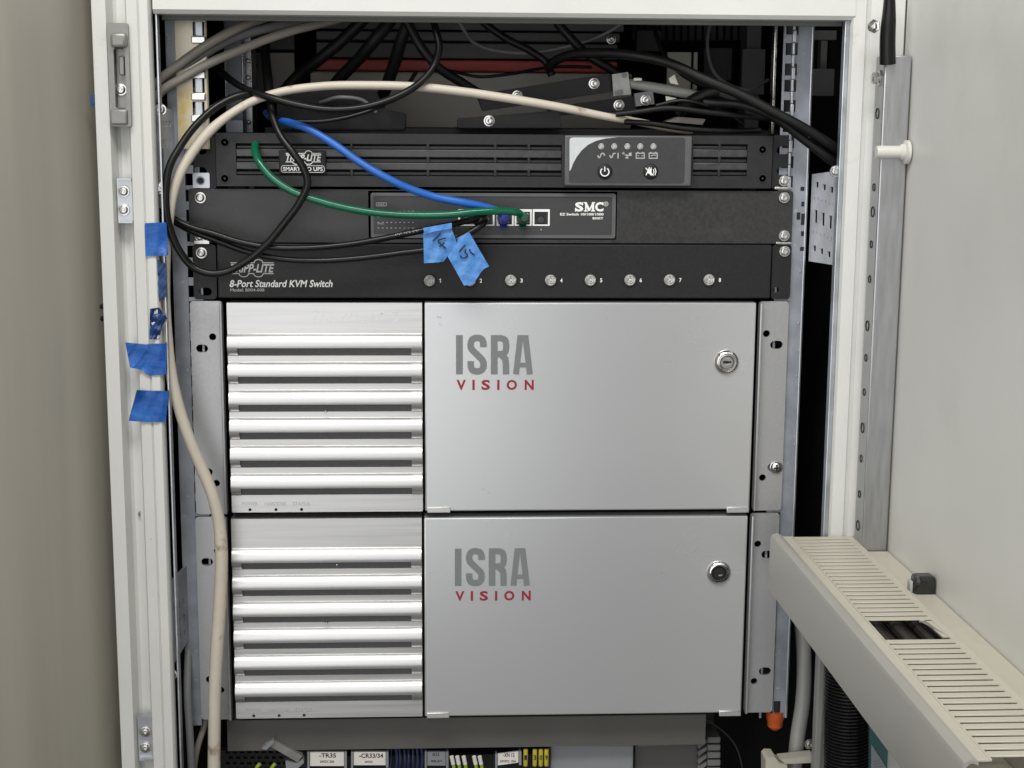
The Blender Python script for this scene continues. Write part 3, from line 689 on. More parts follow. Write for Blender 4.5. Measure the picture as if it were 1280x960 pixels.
b = MB(); text(b, 'R', 756.5, 253.4, 758.6, 256.3, YT); b.ribbon(circ(xz(757.5, 254.9, YT), 2.6 * MM, 12), 0.5 * MM, YT, True)
text(b, 'EZ Switch 10/100/1000', 700, 266.2, 754.5, 269.4, YT, 0.03); text(b, '8505T', 740.5, 271.4, 754, 274.3, YT, 0.03)
b.build('model_lettering', PRINTW, nsw, False)
b = MB(); b.ribbon(rpoly(*rect(470.3, 253.6, 483, 257.4, YT), 0.0008), 0.8 * MM, YT, True); text(b, 'PWR', 472.5, 254.6, 480.5, 256.6, YT, 0.02)
for i in range(9):
    for j in range(4):
        b.ribbon([xz(472 + i * 5.4, 264 + j * 7, YT), xz(474 + i * 5.4, 264 + j * 7, YT)], 1.0 * MM, YT)
text(b, 'SPEED', 472, 278.6, 480, 280.6, YT); b.build('indicator_print', PRINTD, nsw, False)
b = MB(); p = P(676.5, 287, YT); b.lathe((p.x, YT + 0.0003, p.z), [(0.0006, 0), (0.0005, 0.0003)], (0, -1, 0), 8); b.build('indicator_light', LED, nsw)
# ================================================================== KVM switch
YK = -0.004
kvm = thing('kvm_switch', (0, 0.05, P(640, 373, 0).z), 'black eight port keyboard switch unit with a row of numbered round buttons', 'kvm switch')
x0, x1, z0, z1 = rect(271.5, 305.5, 964, 373, YK)
b = MB(); b.box(x0, x1, YK, YK + 0.25, z0, z1, 0.0012); b.build('housing', BLACK, kvm)
for (a, c) in ((241.5, 270.5), (964.5, 988.5)):
    ex0, ex1, ez0, ez1 = rect(a, 305.5, c, 374, 0); hp = 257 if a < 500 else 970
    hs = [obl(xz(hp, 364.5, 0), 0.0032, 0.0018)] if a < 500 else [circ(xz(hp, 362.5, 0), 0.0024)]
    b = MB(); b.plate(rpoly(ex0, ex1, ez0, ez1, 0.003), hs, -0.0005, 0.002); b.build('ear', BLACK, kvm)
screw(252, 316, -0.0006, kvm); screw(980.5, 314, -0.0006, kvm)
YKT = YK - 0.0002
for i, px in enumerate((537, 587.7, 638.5, 688.3, 738, 787.5, 837, 886.4)):
    py = 350.8 - i * 0.13
    p = P(px, py, YK); b = MB(); b.lathe((p.x, YK, p.z), [(0.0047, 0), (0.0046, 0.0008), (0.0038, 0.0018), (0.0030, 0.0014), (0.0024, 0.0022), (0.0014, 0.0018), (0.0001, 0.0027)], (0, -1, 0), 16); bt = b.build('button', LED, kvm); b = MB(); b.lathe((p.x, YK, p.z), [(0.0058, -0.0002), (0.0058, 0.0006), (0.0050, 0.0009), (0.0048, 0.0001), (0.0048, -0.0002)], (0, -1, 0), 20); b.build('rim', DARK, bt)
    b = MB()
    if i: text(b, str(i + 1), px + 12, py - 2.4, px + 14.8, py + 2.6, YKT, 0.02)
    else: b.ribbon([xz(px + 12.2, py - 1.2, YKT), xz(px + 13.6, py - 2.2, YKT), xz(px + 13.6, py + 2.6, YKT)], 1.0 * MM, YKT)
    b.build('number_print', PRINTW, kvm, False)
b = MB(); tripp(b, 288, 325, 342, 345.5, YKT, 1.1, 0.025); b.build('brand_lettering', PRINTD, kvm, False)
b = MB(); text(b, '8-Port Standard KVM Switch', 287.5, 350, 416, 359, YKT, 0.02, 0.2); b.build('name_lettering', PRINTW, kvm, False)
b = MB(); text(b, 'Model: B004-008', 288, 360.5, 330.5, 364.4, YKT, 0.015); b.build('model_lettering', PRINTD, kvm, False)
#@@ISRA
# ================================================================== the two silver computers
DZ4 = P(640, 643, 0).z - P(640, 376, 0).z
pc = thing('rack_computer', (0, 0.05, P(640, 641, 0).z), 'upper silver rack computer under the black units with worn pen marks on its louvred front', 'computer', 'silver rack computers')
# body
x0, x1, z0, z1 = rect(286, 378, 944, 641, 0)
b = MB(); b.box(x0 + 0.001, x1 - 0.001, 0.0145, 0.44, z0, z1); b.build('housing', DARK, pc)
# ears
def ear(px0, px1, holes):
    ex0 = P(px0, 500, 0).x; ex1 = P(px1, 500, 0).x; zt_ = P(640, 376.5, 0).z; zb_ = P(640, 640, 0).z
    b = MB(); b.plate(rpoly(ex0, ex1, zb_, zt_, 0.0028), holes, -0.0003, 0.0022)
    return b, ex0, ex1, zb_, zt_
b, e0, e1, eb, et = ear(241, 281.5, [circ(xz(265.8, 421, 0), 0.0029), obl(xz(252.7, 435.5, 0), 0.0032, 0.0016), circ(xz(270.5, 604, 0), 0.0029), obl(xz(258.5, 590, 0), 0.0032, 0.0016)])
b.box(e1 - 0.0022, e1, -0.0065, -0.0005, eb + 0.001, et - 0.001, 0.0008)
b.build('ear', EARM, pc)
b, e0, e1, eb, et = ear(944.5, 981.5, [circ(xz(958, 417, 0), 0.0029), obl(xz(970.5, 431, 0), 0.0034, 0.0018), circ(xz(953, 597, 0), 0.0029), obl(xz(967, 584, 0), 0.0034, 0.0018)])
b.box(e0, e0 + 0.0022, -0.0065, -0.0005, eb + 0.001, et - 0.001, 0.0008)
b.build('ear', EARM, pc)
# louvred fascia: flat sheet with openings, curved louvers over them
YF = -0.005
f0, f1 = P(286.3, 500, YF).x, P(528, 500, YF).x
zt_, zb_ = P(400, 378.5, YF).z, P(400, 640, YF).z
lz = []      # louver tops / bottoms
tops = [416.5, 452, 487, 521.5, 556.5, 591.5]; bots = [444.5, 479.5, 514.5, 549, 584, 618]
for a, c in zip(tops, bots): lz.append((P(400, a, YF).z, P(400, c, YF).z))
hs = [[(f0 + 0.002, b_), (f1 - 0.002, b_), (f1 - 0.002, a_), (f0 + 0.002, a_)] for a_, b_ in lz]
led = [xz(px, 637.2 - (px - 312) * 0.005, YF) for px in (312.5, 345, 377)]
b = MB(); b.plate(rpoly(f0, f1, zb_, zt_, 0.0006, 1), hs + [circ(q, 0.0013, 10) for q in led], YF, YF + 0.002)
b.box(f0, f1, YF + 0.0021, 0.014, zt_ - 0.0015, zt_); b.box(f0, f1, YF + 0.0021, 0.014, zb_, zb_ + 0.0015); b.box(f0, f0 + 0.0012, YF + 0.0021, 0.014, zb_ + .0016, zt_ - .0016); b.box(f1 - 0.0012, f1, YF + 0.0021, 0.014, zb_ + .0016, zt_ - .0016)
b.build('louvre_panel', ALU, pc)
sl0, sl1 = P(299, 500, YF).x, P(514.5, 500, YF).x
H = lz[0][0] - lz[0][1]
def arcpt(t):   # t 0 (top edge) .. 1 (bottom edge): bulge out of the sheet
    a = math.radians(-64 + 128 * t)
    R = H / 2 / math.sin(math.radians(64))
    return (-(R * math.cos(a) - R * math.cos(math.radians(64))) * 0.92 - 0.0006, -H / 2 + 0 - R * math.sin(a) + 0.0)
def shell(mb, xa, xb, t0, t1, n, th=0.0012):
    t_ = bmesh.new(); rows = []
    for side in (0, 1):
        for k in range(n + 1):
            y_, z_ = arcpt(t0 + (t1 - t0) * k / n)
            if side: y_ += th
            rows.append((t_.verts.new((xa, y_, z_)), t_.verts.new((xb, y_, z_))))
    m_ = n + 1
    order = list(range(m_)) + list(range(2 * m_ - 1, m_ - 1, -1))
    for i in range(len(order)):
        p, q = rows[order[i]], rows[order[(i + 1) % len(order)]]
        t_.faces.new((p[0], p[1], q[1], q[0]))
    t_.faces.new([rows[i][0] for i in order]); t_.faces.new([rows[i][1] for i in order][::-1])
    bmesh.ops.recalc_face_normals(t_, faces=t_.faces[:]); mb.add(t_)
def louver_mesh():
    b = MB(); c = (f0 + f1) / 2
    shell(b, f0 - c + 0.0003, sl0 - c, 0, 1, 14); shell(b, sl1 - c, f1 - c - 0.0003, 0, 1, 14); shell(b, sl0 - c + 0.00001, sl1 - c - 0.00001, 0, 0.60, 10)
    return b.mesh('louver', ALU)
LME = louver_mesh()
def slot_mesh():
    b = MB(); c = (f0 + f1) / 2
    y1, z1_ = arcpt(0.5); y2, z2 = arcpt(0.97)
    t_ = bmesh.new(); xa, xb = sl0 - c, sl1 - c
    pr = [(y1 + 0.0030, z1_), (arcpt(0.75)[0] + 0.0022, arcpt(0.75)[1]), (y2 + 0.0006, z2), (y2 + 0.003, z2), (y1 + 0.005, z1_)]
    b.prism(pr, xa, xb, 'x'); t_.free()
    return b.mesh('slot_screen', SCREEN)
SME = slot_mesh()
for a_, b_ in lz:
    l_ = link('louver', LME, pc, ((f0 + f1) / 2, YF, a_)); link('slot_screen', SME, l_, ((f0 + f1) / 2, YF, a_))
b = MB()
for t_, xa, xb in (('POWER', 303, 322), ('HARDDISK', 331, 358.5), ('STATUS', 366, 387.5)): text(b, t_, xa, 627.6, xb, 632, YF - 0.0001)
b.build('indicator_lettering', PRINTF, pc, False)
for q in led:
    b = MB(); b.lathe((q[0], YF + 0.002, q[1]), [(0.0013, 0), (0.0008, 0.0012), (0.0001, 0.0014)], (0, -1, 0), 10); b.build('indicator_light', DARK, pc)
# silver door
YD = -0.007
d0, d1 = P(531, 500, YD).x, P(941.5, 500, YD).x
dt, db = P(735, 378.3, YD).z, P(735, 638, YD).z
b = MB(); b.box(d0, d1, YD, YD + 0.016, db, dt, 0.0012, 2); idoor = b.build('door', SILVER, pc)
for a, c in ((534, 563), (908, 936)):
    h0, h1, g0, g1 = rect(a, 633.8, c, 639.8, YD)
    b = MB(); b.box(h0, h1, YD - 0.0016, YD - 0.0001, g0 - 0.0006, g1, 0.0006); b.build('hinge_tab', ALU, idoor)
p = P(908, 452.5, YD)
b = MB(); b.lathe((p.x, YD, p.z), [(0.0102, 0), (0.0102, 0.0008), (0.0096, 0.0016), (0.0080, 0.0032), (0.0074, 0.0034), (0.0071, 0.0024), (0.0069, 0.0022)], (0, -1, 0), 32); lock = b.build('lock', CHROME2, idoor)
def core(parent, at, m_):
    b = MB(); b.lathe((at.x, YD, at.z), [(0.0068, 0.0018), (0.0066, 0.0028), (0.0059, 0.0031), (0.0053, 0.0022), (0.0050, 0.0022), (0.0020, 0.0025), (0.0001, 0.0025)], (0, -1, 0), 28); c = b.build('lock_core', m_, parent)
    return c
lcore = core(lock, p, CASTC)
k_ = MB(); k_.prism([(p.x - 0.0034, p.z - 0.0007), (p.x + 0.0002, p.z - 0.0009), (p.x + 0.0034, p.z - 0.0003), (p.x + 0.0036, p.z + 0.0010), (p.x + 0.0012, p.z + 0.0010), (p.x - 0.0006, p.z + 0.0014), (p.x - 0.0034, p.z + 0.0008)], YD - 0.00285, YD - 0.002)
k_.build('keyhole', DARK, lock)
k_ = MB(); k_.prism([(p.x - 0.0006, p.z - 0.0024), (p.x + 0.0014, p.z - 0.0024), (p.x + 0.0034, p.z - 0.0011), (p.x - 0.0004, p.z - 0.0011)], YD - 0.0029, YD - 0.002); k_.build('key_lip', CHROME2, lock)
# logo
YL = YD - 0.0002; b = MB()
def lg(pts, w_, dy): b.ribbon([xz(q[0], q[1], YL) for q in pts], w_ * MM, YL - dy)
def smooth(pts, n=6):
    o = []
    for i in range(len(pts) - 1):
        p0 = pts[max(i - 1, 0)]; p1 = pts[i]; p2 = pts[i + 1]; p3 = pts[min(i + 2, len(pts) - 1)]
        for k in range(n):
            t = k / n
            o.append(tuple(0.5 * (2 * p1[j] + (p2[j] - p0[j]) * t + (2 * p0[j] - 5 * p1[j] + 4 * p2[j] - p3[j]) * t * t + (3 * p1[j] - p0[j] - 3 * p2[j] + p3[j]) * t ** 3) for j in (0, 1)))
    return o + [pts[-1]]
lg([(574.3, 419), (574.3, 468)], 8.6, 0)
lg(smooth([(604.2, 434), (604.2, 429), (602, 424), (596.5, 422.4), (591, 424), (588.6, 429), (589.4, 436), (596.5, 443.5), (603, 450.5), (604.4, 457), (602, 462.6), (596.4, 464.3), (590.6, 462.6), (588.5, 457), (588.5, 451.5)]), 8.4, 0.00003)
lg([(617.8, 419), (617.8, 468)], 8.6, 0.00006)
lg(smooth([(619, 422.8), (626, 422.8), (631, 424.8), (632.6, 430), (632.6, 435.5), (631, 440.6), (626, 442.6), (619, 442.6)]), 8.0, 0.00009)
lg([(627, 444), (631.6, 448.5), (632.4, 455), (632.6, 468)], 8.2, 0.00012)
lg([(645, 468), (650.6, 419.2)], 7.6, 0.00015); lg([(662.4, 468), (656.6, 419.2)], 7.6, 0.00018); lg([(650, 421.5), (657.5, 421.5)], 5.4, 0.00021); lg([(647, 456.3), (660, 456.3)], 6.0, 0.00024)
b.build('grey_lettering', PRINTG, idoor, False)
b = MB()
for ch, xa, xb in (('V', 570.6, 582.4), ('I', 590.4, 593.4), ('S', 601.8, 612.6), ('I', 621.4, 624.4), ('O', 633.2, 646.2), ('N', 655.8, 667.2)): text(b, ch, xa, 474.8, xb, 487.6, YL, 0.035)
b.build('red_lettering', PRINTR, idoor, False)
# the lower computer is a copy one height below
pc2 = copy_tree(pc, None, (-0.001, 0, DZ4))
pc2['label'] = 'lower silver rack computer above the terminal labels with no pen marks on its louvred front'
ORG[pc2.name] = Vector(pc2.location)
for c in [k for k in bpy.data.objects if k.type == 'MESH' and k.name.startswith('lock_core')]:
    q = c
    while q.parent: q = q.parent
    if q is pc2: c.data = c.data.copy(); c.data.materials[0] = DARK; c['label'] = 'lock core painted dark for shade'  # dark material puts the shade on this core into its colour
def chips(root, pts):
    b = MB()
    for (x_, y_) in pts:
        p_ = P(x_, y_, YF - 0.003); b.lathe((p_.x, YF - 0.0015, p_.z), [(0.0013, 0), (0.0011, 0.0012), (0.0004, 0.002), (0.0001, 0.002)], (0, -1, 0.2), 7)
    b.build('bent_burr', CHROME, root)
chips(pc, [(407, 514.5)]); chips(pc2, [(421, 706), (408, 779)])
# what only the upper one has: pen marks, cross head screw at its right ear
b = MB()
Yp = YF - 0.0001
for st_ in ([(390, 391), (394, 388.5), (398, 391), (395, 396), (390, 401), (399, 401)], [(410, 392), (404, 393), (402, 398), (405, 402), (411, 401)], [(415, 395), (416, 401), (421, 401), (423, 395)],
            [(434, 392), (428, 397), (430, 402), (435, 400), (432, 397)], [(440, 392), (439, 396), (446, 397)], [(446, 390), (445, 402)], [(452, 402), (461, 402.4)], [(466, 391), (466, 402)], [(478, 392), (473, 394), (474, 401), (479, 400), (480, 394), (477, 392)], [(485, 401), (487, 401.4)], [(490, 391), (497, 391), (493, 396), (497, 400), (490, 402)]):
    b.ribbon([xz(q[0], q[1], Yp) for q in st_], 1.5 * MM, Yp - random.random() * 0.00005)
b.build('pen_marks', PENCIL, pc, False)
b = MB()
for q in (((546, 396), (552, 397)), ((549, 405), (551, 405.4)), ((603, 611), (606, 613)), ((610, 616), (612, 615.6)), ((757, 398), (759, 398.4))): b.ribbon([xz(*q[0], YD - 0.0002), xz(*q[1], YD - 0.0002)], 0.9 * MM, YD - 0.00015)
b.build('scuff_marks', PRINTF, idoor, False)
s_ = screw(970, 584, -0.0004, pc, PHIL); link('cross_recess', CROSS, s_, P(970, 584, -0.0004))
#@@LOW
# ================================================================== below the computers
YS2 = -0.002
sh = thing('shelf_plate', (0, 0, P(600, 936, YS2).z), 'dark grey sheet metal strip running under the lower silver computer', 'shelf')
x0, x1, z0, z1 = rect(284, 901, 882, 935, YS2 + 0.012)
b = MB(); b.box(x0, x1, YS2 + 0.012, YS2 + 0.014, z0, z1 + 0.003, 0.0004); b.box(x0, x1, YS2 + 0.0142, 0.30, z1 + 0.001, z1 + 0.003); b.build('front_lip', SHELF, sh)
# perforated dark vent at lower left
YV = 0.03
x0, x1, z0, z1 = rect(276, 936, 388, 965, YV)
vent = thing('vent_plate', (x0, YV, z0), 'black perforated plate low at the left behind the beige cable', 'vent')
hs = []
for i in range(11):
    for j in range(4):
        hs.append(rpoly(*rect(282 + i * 9 + (j % 2) * 4, 938 + j * 7, 287.5 + i * 9 + (j % 2) * 4, 941.5 + j * 7, YV), 0.0004, 1))
b = MB(); b.plate([(x0, z0), (x1, z0), (x1, z1), (x0, z1)], hs, YV, YV + 0.0015); b.build('perforated_sheet', BLACK, vent)
b = MB(); b.box(x0, x1, YV + 0.004, YV + 0.006, z0, z1); b.build('backing', DARK, vent)
# grey tilted end bracket
YE = 0.006
eb_ = thing('end_bracket', P(355, 950, YE), 'grey plastic clip lying tilted under the lower computer left of the white cards', 'clip')
pts = [(333, 925), (343, 922), (376, 943), (380, 951), (371, 957), (330, 936)]
b = MB(); b.prism([xz(*q, YE) for q in ((331, 929), (341, 924), (378, 945), (372, 953))], YE, YE + 0.012); b.build('body', CASTG, eb_)
b = MB(); b.prism([xz(*q, YE) for q in ((327.5, 934), (342, 922.5), (343.5, 926), (333, 936))], YE - 0.003, YE + 0.012); b.prism([xz(*q, YE) for q in ((357, 952), (371, 954), (379, 948), (380, 953), (372, 960), (358, 962))], YE - 0.001, YE + 0.012); b.build('foot', LGREY, eb_)
for px in (322, 341):
    o = MB().tube([P(px - 3, 968, 0.012), P(px, 958, 0.008), P(px + 3, 954.5, 0.008)], 0.0016, 8).build('terminal_wire', YGREEN)
    tag(o, 'short yellow green wire end poking up under the grey clip, %s' % ('further left' if px < 330 else 'closer to the white cards'), 'wire', 'yellow green wire ends')
# terminal strip with marker cards
YM = 0.012
ts = thing('terminal_strip', P(560, 980, YM + 0.02), 'row of dark terminals carrying printed marker cards at the bottom edge', 'terminal strip')
x0, x1, z0, z1 = rect(384, 944, 690, 975, YM + 0.03)
b = MB(); b.box(x0, x1, YM + 0.03, YM + 0.06, z0 - 0.02, z1); b.build('rail', DARK, ts)
def card(px0, py0, px1, py1, m_, lines, skew=0):
    b = MB(); b.prism([xz(px0, py0 + skew, YM), xz(px1, py0 - skew, YM), xz(px1, py1 - skew, YM), xz(px0, py1 + skew, YM)], YM, YM + 0.003); o = b.build('marker_card', m_, ts)
    b = MB(); b.prism([xz(px0 - 3, py0 + skew - 1, YM), xz(px0 - .6, py0 + skew - 1, YM), xz(px0 - .6, py1 + skew + 3, YM), xz(px0 - 3, py1 + skew + 3, YM)], YM - 0.002, YM + 0.006)
    b.prism([xz(px1 + .6, py0 - skew - 1, YM), xz(px1 + 3.6, py0 - skew - 1, YM), xz(px1 + 3.6, py1 - skew + 2, YM), xz(px1 + .6, py1 - skew + 2, YM)], YM - 0.002, YM + 0.006); b.build('card_holder', LGREY if m_ is CARD else GREYC, o)
    b = MB()
    for (s, xa, ya, xb, yb) in lines: text(b, s, xa, ya, xb, yb, YM - 0.0002, 0.02)
    b.build('lettering', INK, o, False)
card(387.5, 940, 430, 957.5, CARD, [('-TR35', 399, 941.6, 420, 947), ('24VDC 20A', 400, 950.5, 418, 953.5)])
card(442, 940, 482, 956.5, CARD, [('-CR33/34', 449, 941.8, 479, 947.4), ('24VDC', 456, 951, 466, 953.6)])
card(534, 940, 557, 957, GREYCARD, [('-K12', 540, 940.8, 549, 945), ('RELAY', 539, 950, 553, 952.6)])
card(622, 941.5, 648, 955, CARD, [('-XN 12', 629, 941.3, 643, 946.2), ('24VDC 10A', 625, 950, 645, 953)], 1.8)
for k in range(8):
    px = 489 + k * 5.4 + random.uniform(-0.8, 0.8)
    o = MB().tube([P(px, 932, 0.02), P(px + random.uniform(-1, 2), 948, 0.014 + random.uniform(0, 0.004)), P(px + random.uniform(-2, 2), 968, 0.016)], random.uniform(0.0012, 0.0016), 8).build('navy_wire', NAVYC)
    tag(o, 'thin navy blue wire right of the second white card, %s from the left' % ('first', 'second', 'third', 'fourth', 'fifth', 'sixth', 'seventh', 'eighth')[k], 'wire', 'navy wires beside the marker cards')
for k, px in enumerate((566, 573, 581, 594, 601)):
    b = MB(); b.tube([P(px + 2, 968, 0.012), P(px + 1, 957, 0.01), P(px, 952, 0.01)], 0.0015, 8); t_ = thing('ferrule_wire', P(px, 968, 0.012), 'yellow green wire with a white sleeve right of the grey card, %s from the left' % ('first', 'second', 'third', 'fourth', 'fifth', 'sixth', 'seventh', 'eighth')[k], 'wire', 'sleeved yellow green wires'); b.build('wire', YGREEN, t_)
    b = MB(); b.tube([P(px + 0.5, 955, 0.0099), P(px - 1.5, 945.5, 0.009)], 0.0018, 10, 1); b.build('sleeve', CARD, t_)
for k, px in enumerate((657, 668.5, 676, 683)):
    x0, x1, z0, z1 = rect(px - 3, 937, px + 3, 957, 0.012)
    b = MB(); b.lathe(((x0 + x1) / 2, 0.012, z0), [(0.0019, 0), (0.002, 0.0005), (0.002, z1 - z0), (0.0017, z1 - z0 + 0.0004)], (0, 0, 1), 12); t_ = thing('wire_marker', ((x0 + x1) / 2, 0.012, z0), 'yellow numbered wire sleeve right of the tilted white card, %s from the left' % ('first', 'second', 'third', 'fourth', 'fifth', 'sixth', 'seventh', 'eighth')[k], 'wire marker', 'yellow wire markers'); b.build('sleeve', YELLOW, t_)
    b = MB(); text(b, '1309'[k], px - 1.6, 944, px + 1.6, 950, 0.0098, 0.02); b.build('lettering', INK, t_, False)
    b = MB(); b.tube([((x0 + x1) / 2, 0.012, z0 + 0.0), ((x0 + x1) / 2, 0.013, z0 - 0.02)], 0.0012, 8, 1); b.build('wire', BROWNW, t_)
x0, x1, z0, z1 = rect(688, 931, 792, 970, 0.02)
o = MB().box(x0, x1, 0.02, 0.06, z0 - 0.01, z1, 0.002).build('terminal_box', LGREY); tag(o, 'plain light grey box at the bottom edge right of the yellow wire markers', 'box')
x0, x1, z0, z1 = rect(793, 930, 878, 970, 0.03)
o = MB().box(x0, x1, 0.03, 0.06, z0 - 0.01, z1, 0.002).build('terminal_box', SHELF); tag(o, 'dark grey box at the bottom edge right of the light grey box', 'box')
b = MB()
for k in range(5):
    x0, x1, z0, z1 = rect(882, 916 + k * 9.5, 898, 923 + k * 9.5, 0.03)
    b.box(x0, x1, 0.02, 0.05, z0, z1, 0.0006); b.prism([xz(870, 925 + k * 9.5, 0.03), xz(881, 919 + k * 9.5, 0.03), xz(881, 923 + k * 9.5, 0.03), xz(871, 931 + k * 9.5, 0.03)], 0.021, 0.05)
o = b.build('slotted_duct', INNER); tag(o, 'dark slotted wiring duct standing in shade under the lower computer right corner', 'wiring duct')
o = MB().tube([P(884, 900, 0.01), P(905, 915, 0.008), P(918, 930, 0.008), P(928, 960, 0.008), P(930, 975, 0.01)], 0.0007, 6).build('thin_wire', BROWNW); tag(o, 'thin dark brown wire curving down in the shade below the silver door corner', 'wire')
# orange plug
p = P(973, 899, -0.004)
t_ = thing('orange_plug', p, 'orange plastic plug below the right rack rail', 'plug')
b = MB(); b.lathe(p + Vector((0, 0.012, 0.003)), [(0.0078, 0), (0.0078, 0.007), (0.0068, 0.009), (0.0064, 0.014), (0.0035, 0.017), (0.0001, 0.017)], (0, 0, -1), 18); b.build('cap', ORANGE, t_)
b = MB(); b.lathe(p + Vector((0, 0.012, 0.0035)), [(0.006, 0), (0.006, 0.01)], (0, 0, 1), 12); b.build('stem', DARK, t_)
# pale conduit
o = MB().tube([P(990, 700, 0.05), P(1001, 770, 0.035), P(1005, 830, 0.02), P(1003, 880, 0.01), P(997, 920, 0.0), P(993, 960, -0.005), P(992, 985, -0.005), P(992, 1250, 0.0)], 0.0064, 16).build('conduit', PALEC); tag(o, 'pale grey hose hanging between the right rack rail and the white post', 'hose')
# slim white post
x0, x1, z0, z1 = rect(1020, 826, 1028, 985, -0.062)
o = MB().box(x0, x1, -0.062, -0.052, z0, z1 + 0.02, 0.001).build('slim_post', PALEC); tag(o, 'slim off white post left of the black ribbed hose', 'post')
# corrugated black hose
b = MB(); cpts = [P(1060, 800, -0.075), P(1055, 1250, -0.08)]
n = 110; prof = []
L = (cpts[1] - cpts[0]).length
for k in range(n):
    a = L * k / n; prof += [(0.0158, a), (0.0183, a + L / n * 0.25), (0.0183, a + L / n * 0.6), (0.0158, a + L / n * 0.85)]
b.lathe(cpts[0], prof, cpts[1] - cpts[0], 20)
o = b.build('ribbed_hose', mat('shiny_black_hose', (0.012, 0.012, 0.012), 0.25)); tag(o, 'thick black ribbed hose standing under the cream wiring duct', 'hose')
# plastic bracket at the bottom edge
t_ = thing('plastic_bracket', P(988, 965, -0.03), 'off white plastic bracket arm at the bottom edge below the pale hose', 'bracket')
b = MB(); b.prism([xz(*q, -0.03) for q in ((957, 975), (957, 950), (961, 946.5), (969, 947), (974, 954), (984, 957), (984, 975))], -0.03, -0.012); b.build('block', DUCT, t_)
b = MB(); b.prism([xz(*q, -0.03) for q in ((976, 952), (1018, 947.5), (1018, 956), (984, 957.5))], -0.026, -0.014); b.build('arm', DUCT, t_)
screw(1012, 930, -0.012, t_)
# teal sheet with a pale label
t_ = thing('teal_sheet', P(1105, 965, -0.105), 'dark teal plate with a pale label leaning under the cream wiring duct', 'plate')
b = MB(); b.prism([xz(*q, -0.105) for q in ((1087, 890), (1092, 890), (1150, 985), (1087, 985))], -0.105, -0.102); b.build('plate', TEAL, t_)
b = MB(); b.prism([xz(*q, -0.106) for q in ((1089, 930), (1116, 972), (1089, 985))], -0.1065, -0.1055); lb = b.build('paper_label', LGREY, t_)
b = MB(); 
for k in range(3): b.ribbon([xz(1092, 952 + k * 3.5, -0.107), xz(1100 + k * 2, 951 + k * 3.5, -0.107)], 1.4 * MM, -0.1068)
b.build('print', PRINTG, lb, False)
#@@DUCT
# ================================================================== slotted wiring duct on the open door
DXL = 0.222
pf = PX(963, 667, DXL); pn = PX(1203, 951, DXL)
slope = (pn.z - pf.z) / (pn.y - pf.y)
duct = thing('wiring_duct', (0.26, (pf.y + pn.y) / 2, pf.z - 0.045), 'cream slotted wiring duct running toward the viewer along the open door', 'wiring duct')
yf, yn = pf.y, pn.y; zt_ = pf.z
DXR = PX(1070, 668, 0.2885).x; hgt = zt_ - PX(963, 741, DXL).z
def skew(mb):
    for v in mb.bm.verts: v.co.z += slope * (v.co.y - yf)
    return mb
# cover (lid) with rolled top lip
lipw = 0.0085
prof = [(DXL + 0.0022, zt_ - hgt), (DXL, zt_ - hgt + 0.001), (DXL, zt_ - 0.004), (DXL + 0.001, zt_ - 0.0012), (DXL + 0.0035, zt_), (DXL + lipw - 0.003, zt_ + 0.0004), (DXL + lipw, zt_ - 0.0008), (DXL + lipw, zt_ - 0.0026),
        (DXL + lipw - 0.003, zt_ - 0.0016), (DXL + 0.004, zt_ - 0.0018), (DXL + 0.0024, zt_ - 0.0035), (DXL + 0.002, zt_ - 0.006), (DXL + 0.002, zt_ - hgt + 0.002)]
t_ = bmesh.new()
v0 = [t_.verts.new((q[0], yn, q[1])) for q in prof]; v1 = [t_.verts.new((q[0], yf, q[1])) for q in prof]
for i in range(len(prof)): j = (i + 1) % len(prof); t_.faces.new((v0[i], v0[j], v1[j], v1[i]))
bmesh.ops.triangle_fill; e = t_.faces.new(v0); e2 = t_.faces.new(v1[::-1]); bmesh.ops.recalc_face_normals(t_, faces=t_.faces[:])
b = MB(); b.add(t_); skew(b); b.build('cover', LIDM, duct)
# inner lip strip (the rail the fingers grow from, beside the cover)
zf = zt_ - 0.0022
b = MB(); b.box(DXL + lipw + 0.0002, DXL + lipw + 0.0082, yn + 0.006, yf - 0.0005, zf - 0.0014, zf, 0.0005); b.box(DXL + lipw + 0.0080, DXL + lipw + 0.0094, yn + 0.006, yf - 0.0005, zf - 0.0012, zf + 0.0004, 0.0004)
skew(b); b.build('lip_strip', DUCT, duct)
# base: strip along the door side, wall and back
bx0 = DXR - 0.0032
b = MB(); b.box(bx0, DXR, yn + 0.006, yf - 0.0005, zf - 0.0015, zf - 0.0001, 0.0004); b.box(DXR - 0.0015, DXR, yn + 0.006, yf, zt_ - hgt, zf - 0.0016)
b.box(DXL + 0.003, DXR - 0.002, yn + 0.006, yf, zt_ - hgt, zt_ - hgt + 0.0015); b.box(DXL + 0.003, DXR - 0.0016, yf - 0.0014, yf, zt_ - hgt + 0.0016, zf - 0.002)
skew(b); b.build('base', DUCT, duct)
b = MB(); b.box(DXR + 0.0002, DX - 0.0004, yn + 0.05, yf - 0.032, zf - 0.008, zf - 0.004, 0.0015); skew(b); b.build('mounting_strip', DUCT, duct)
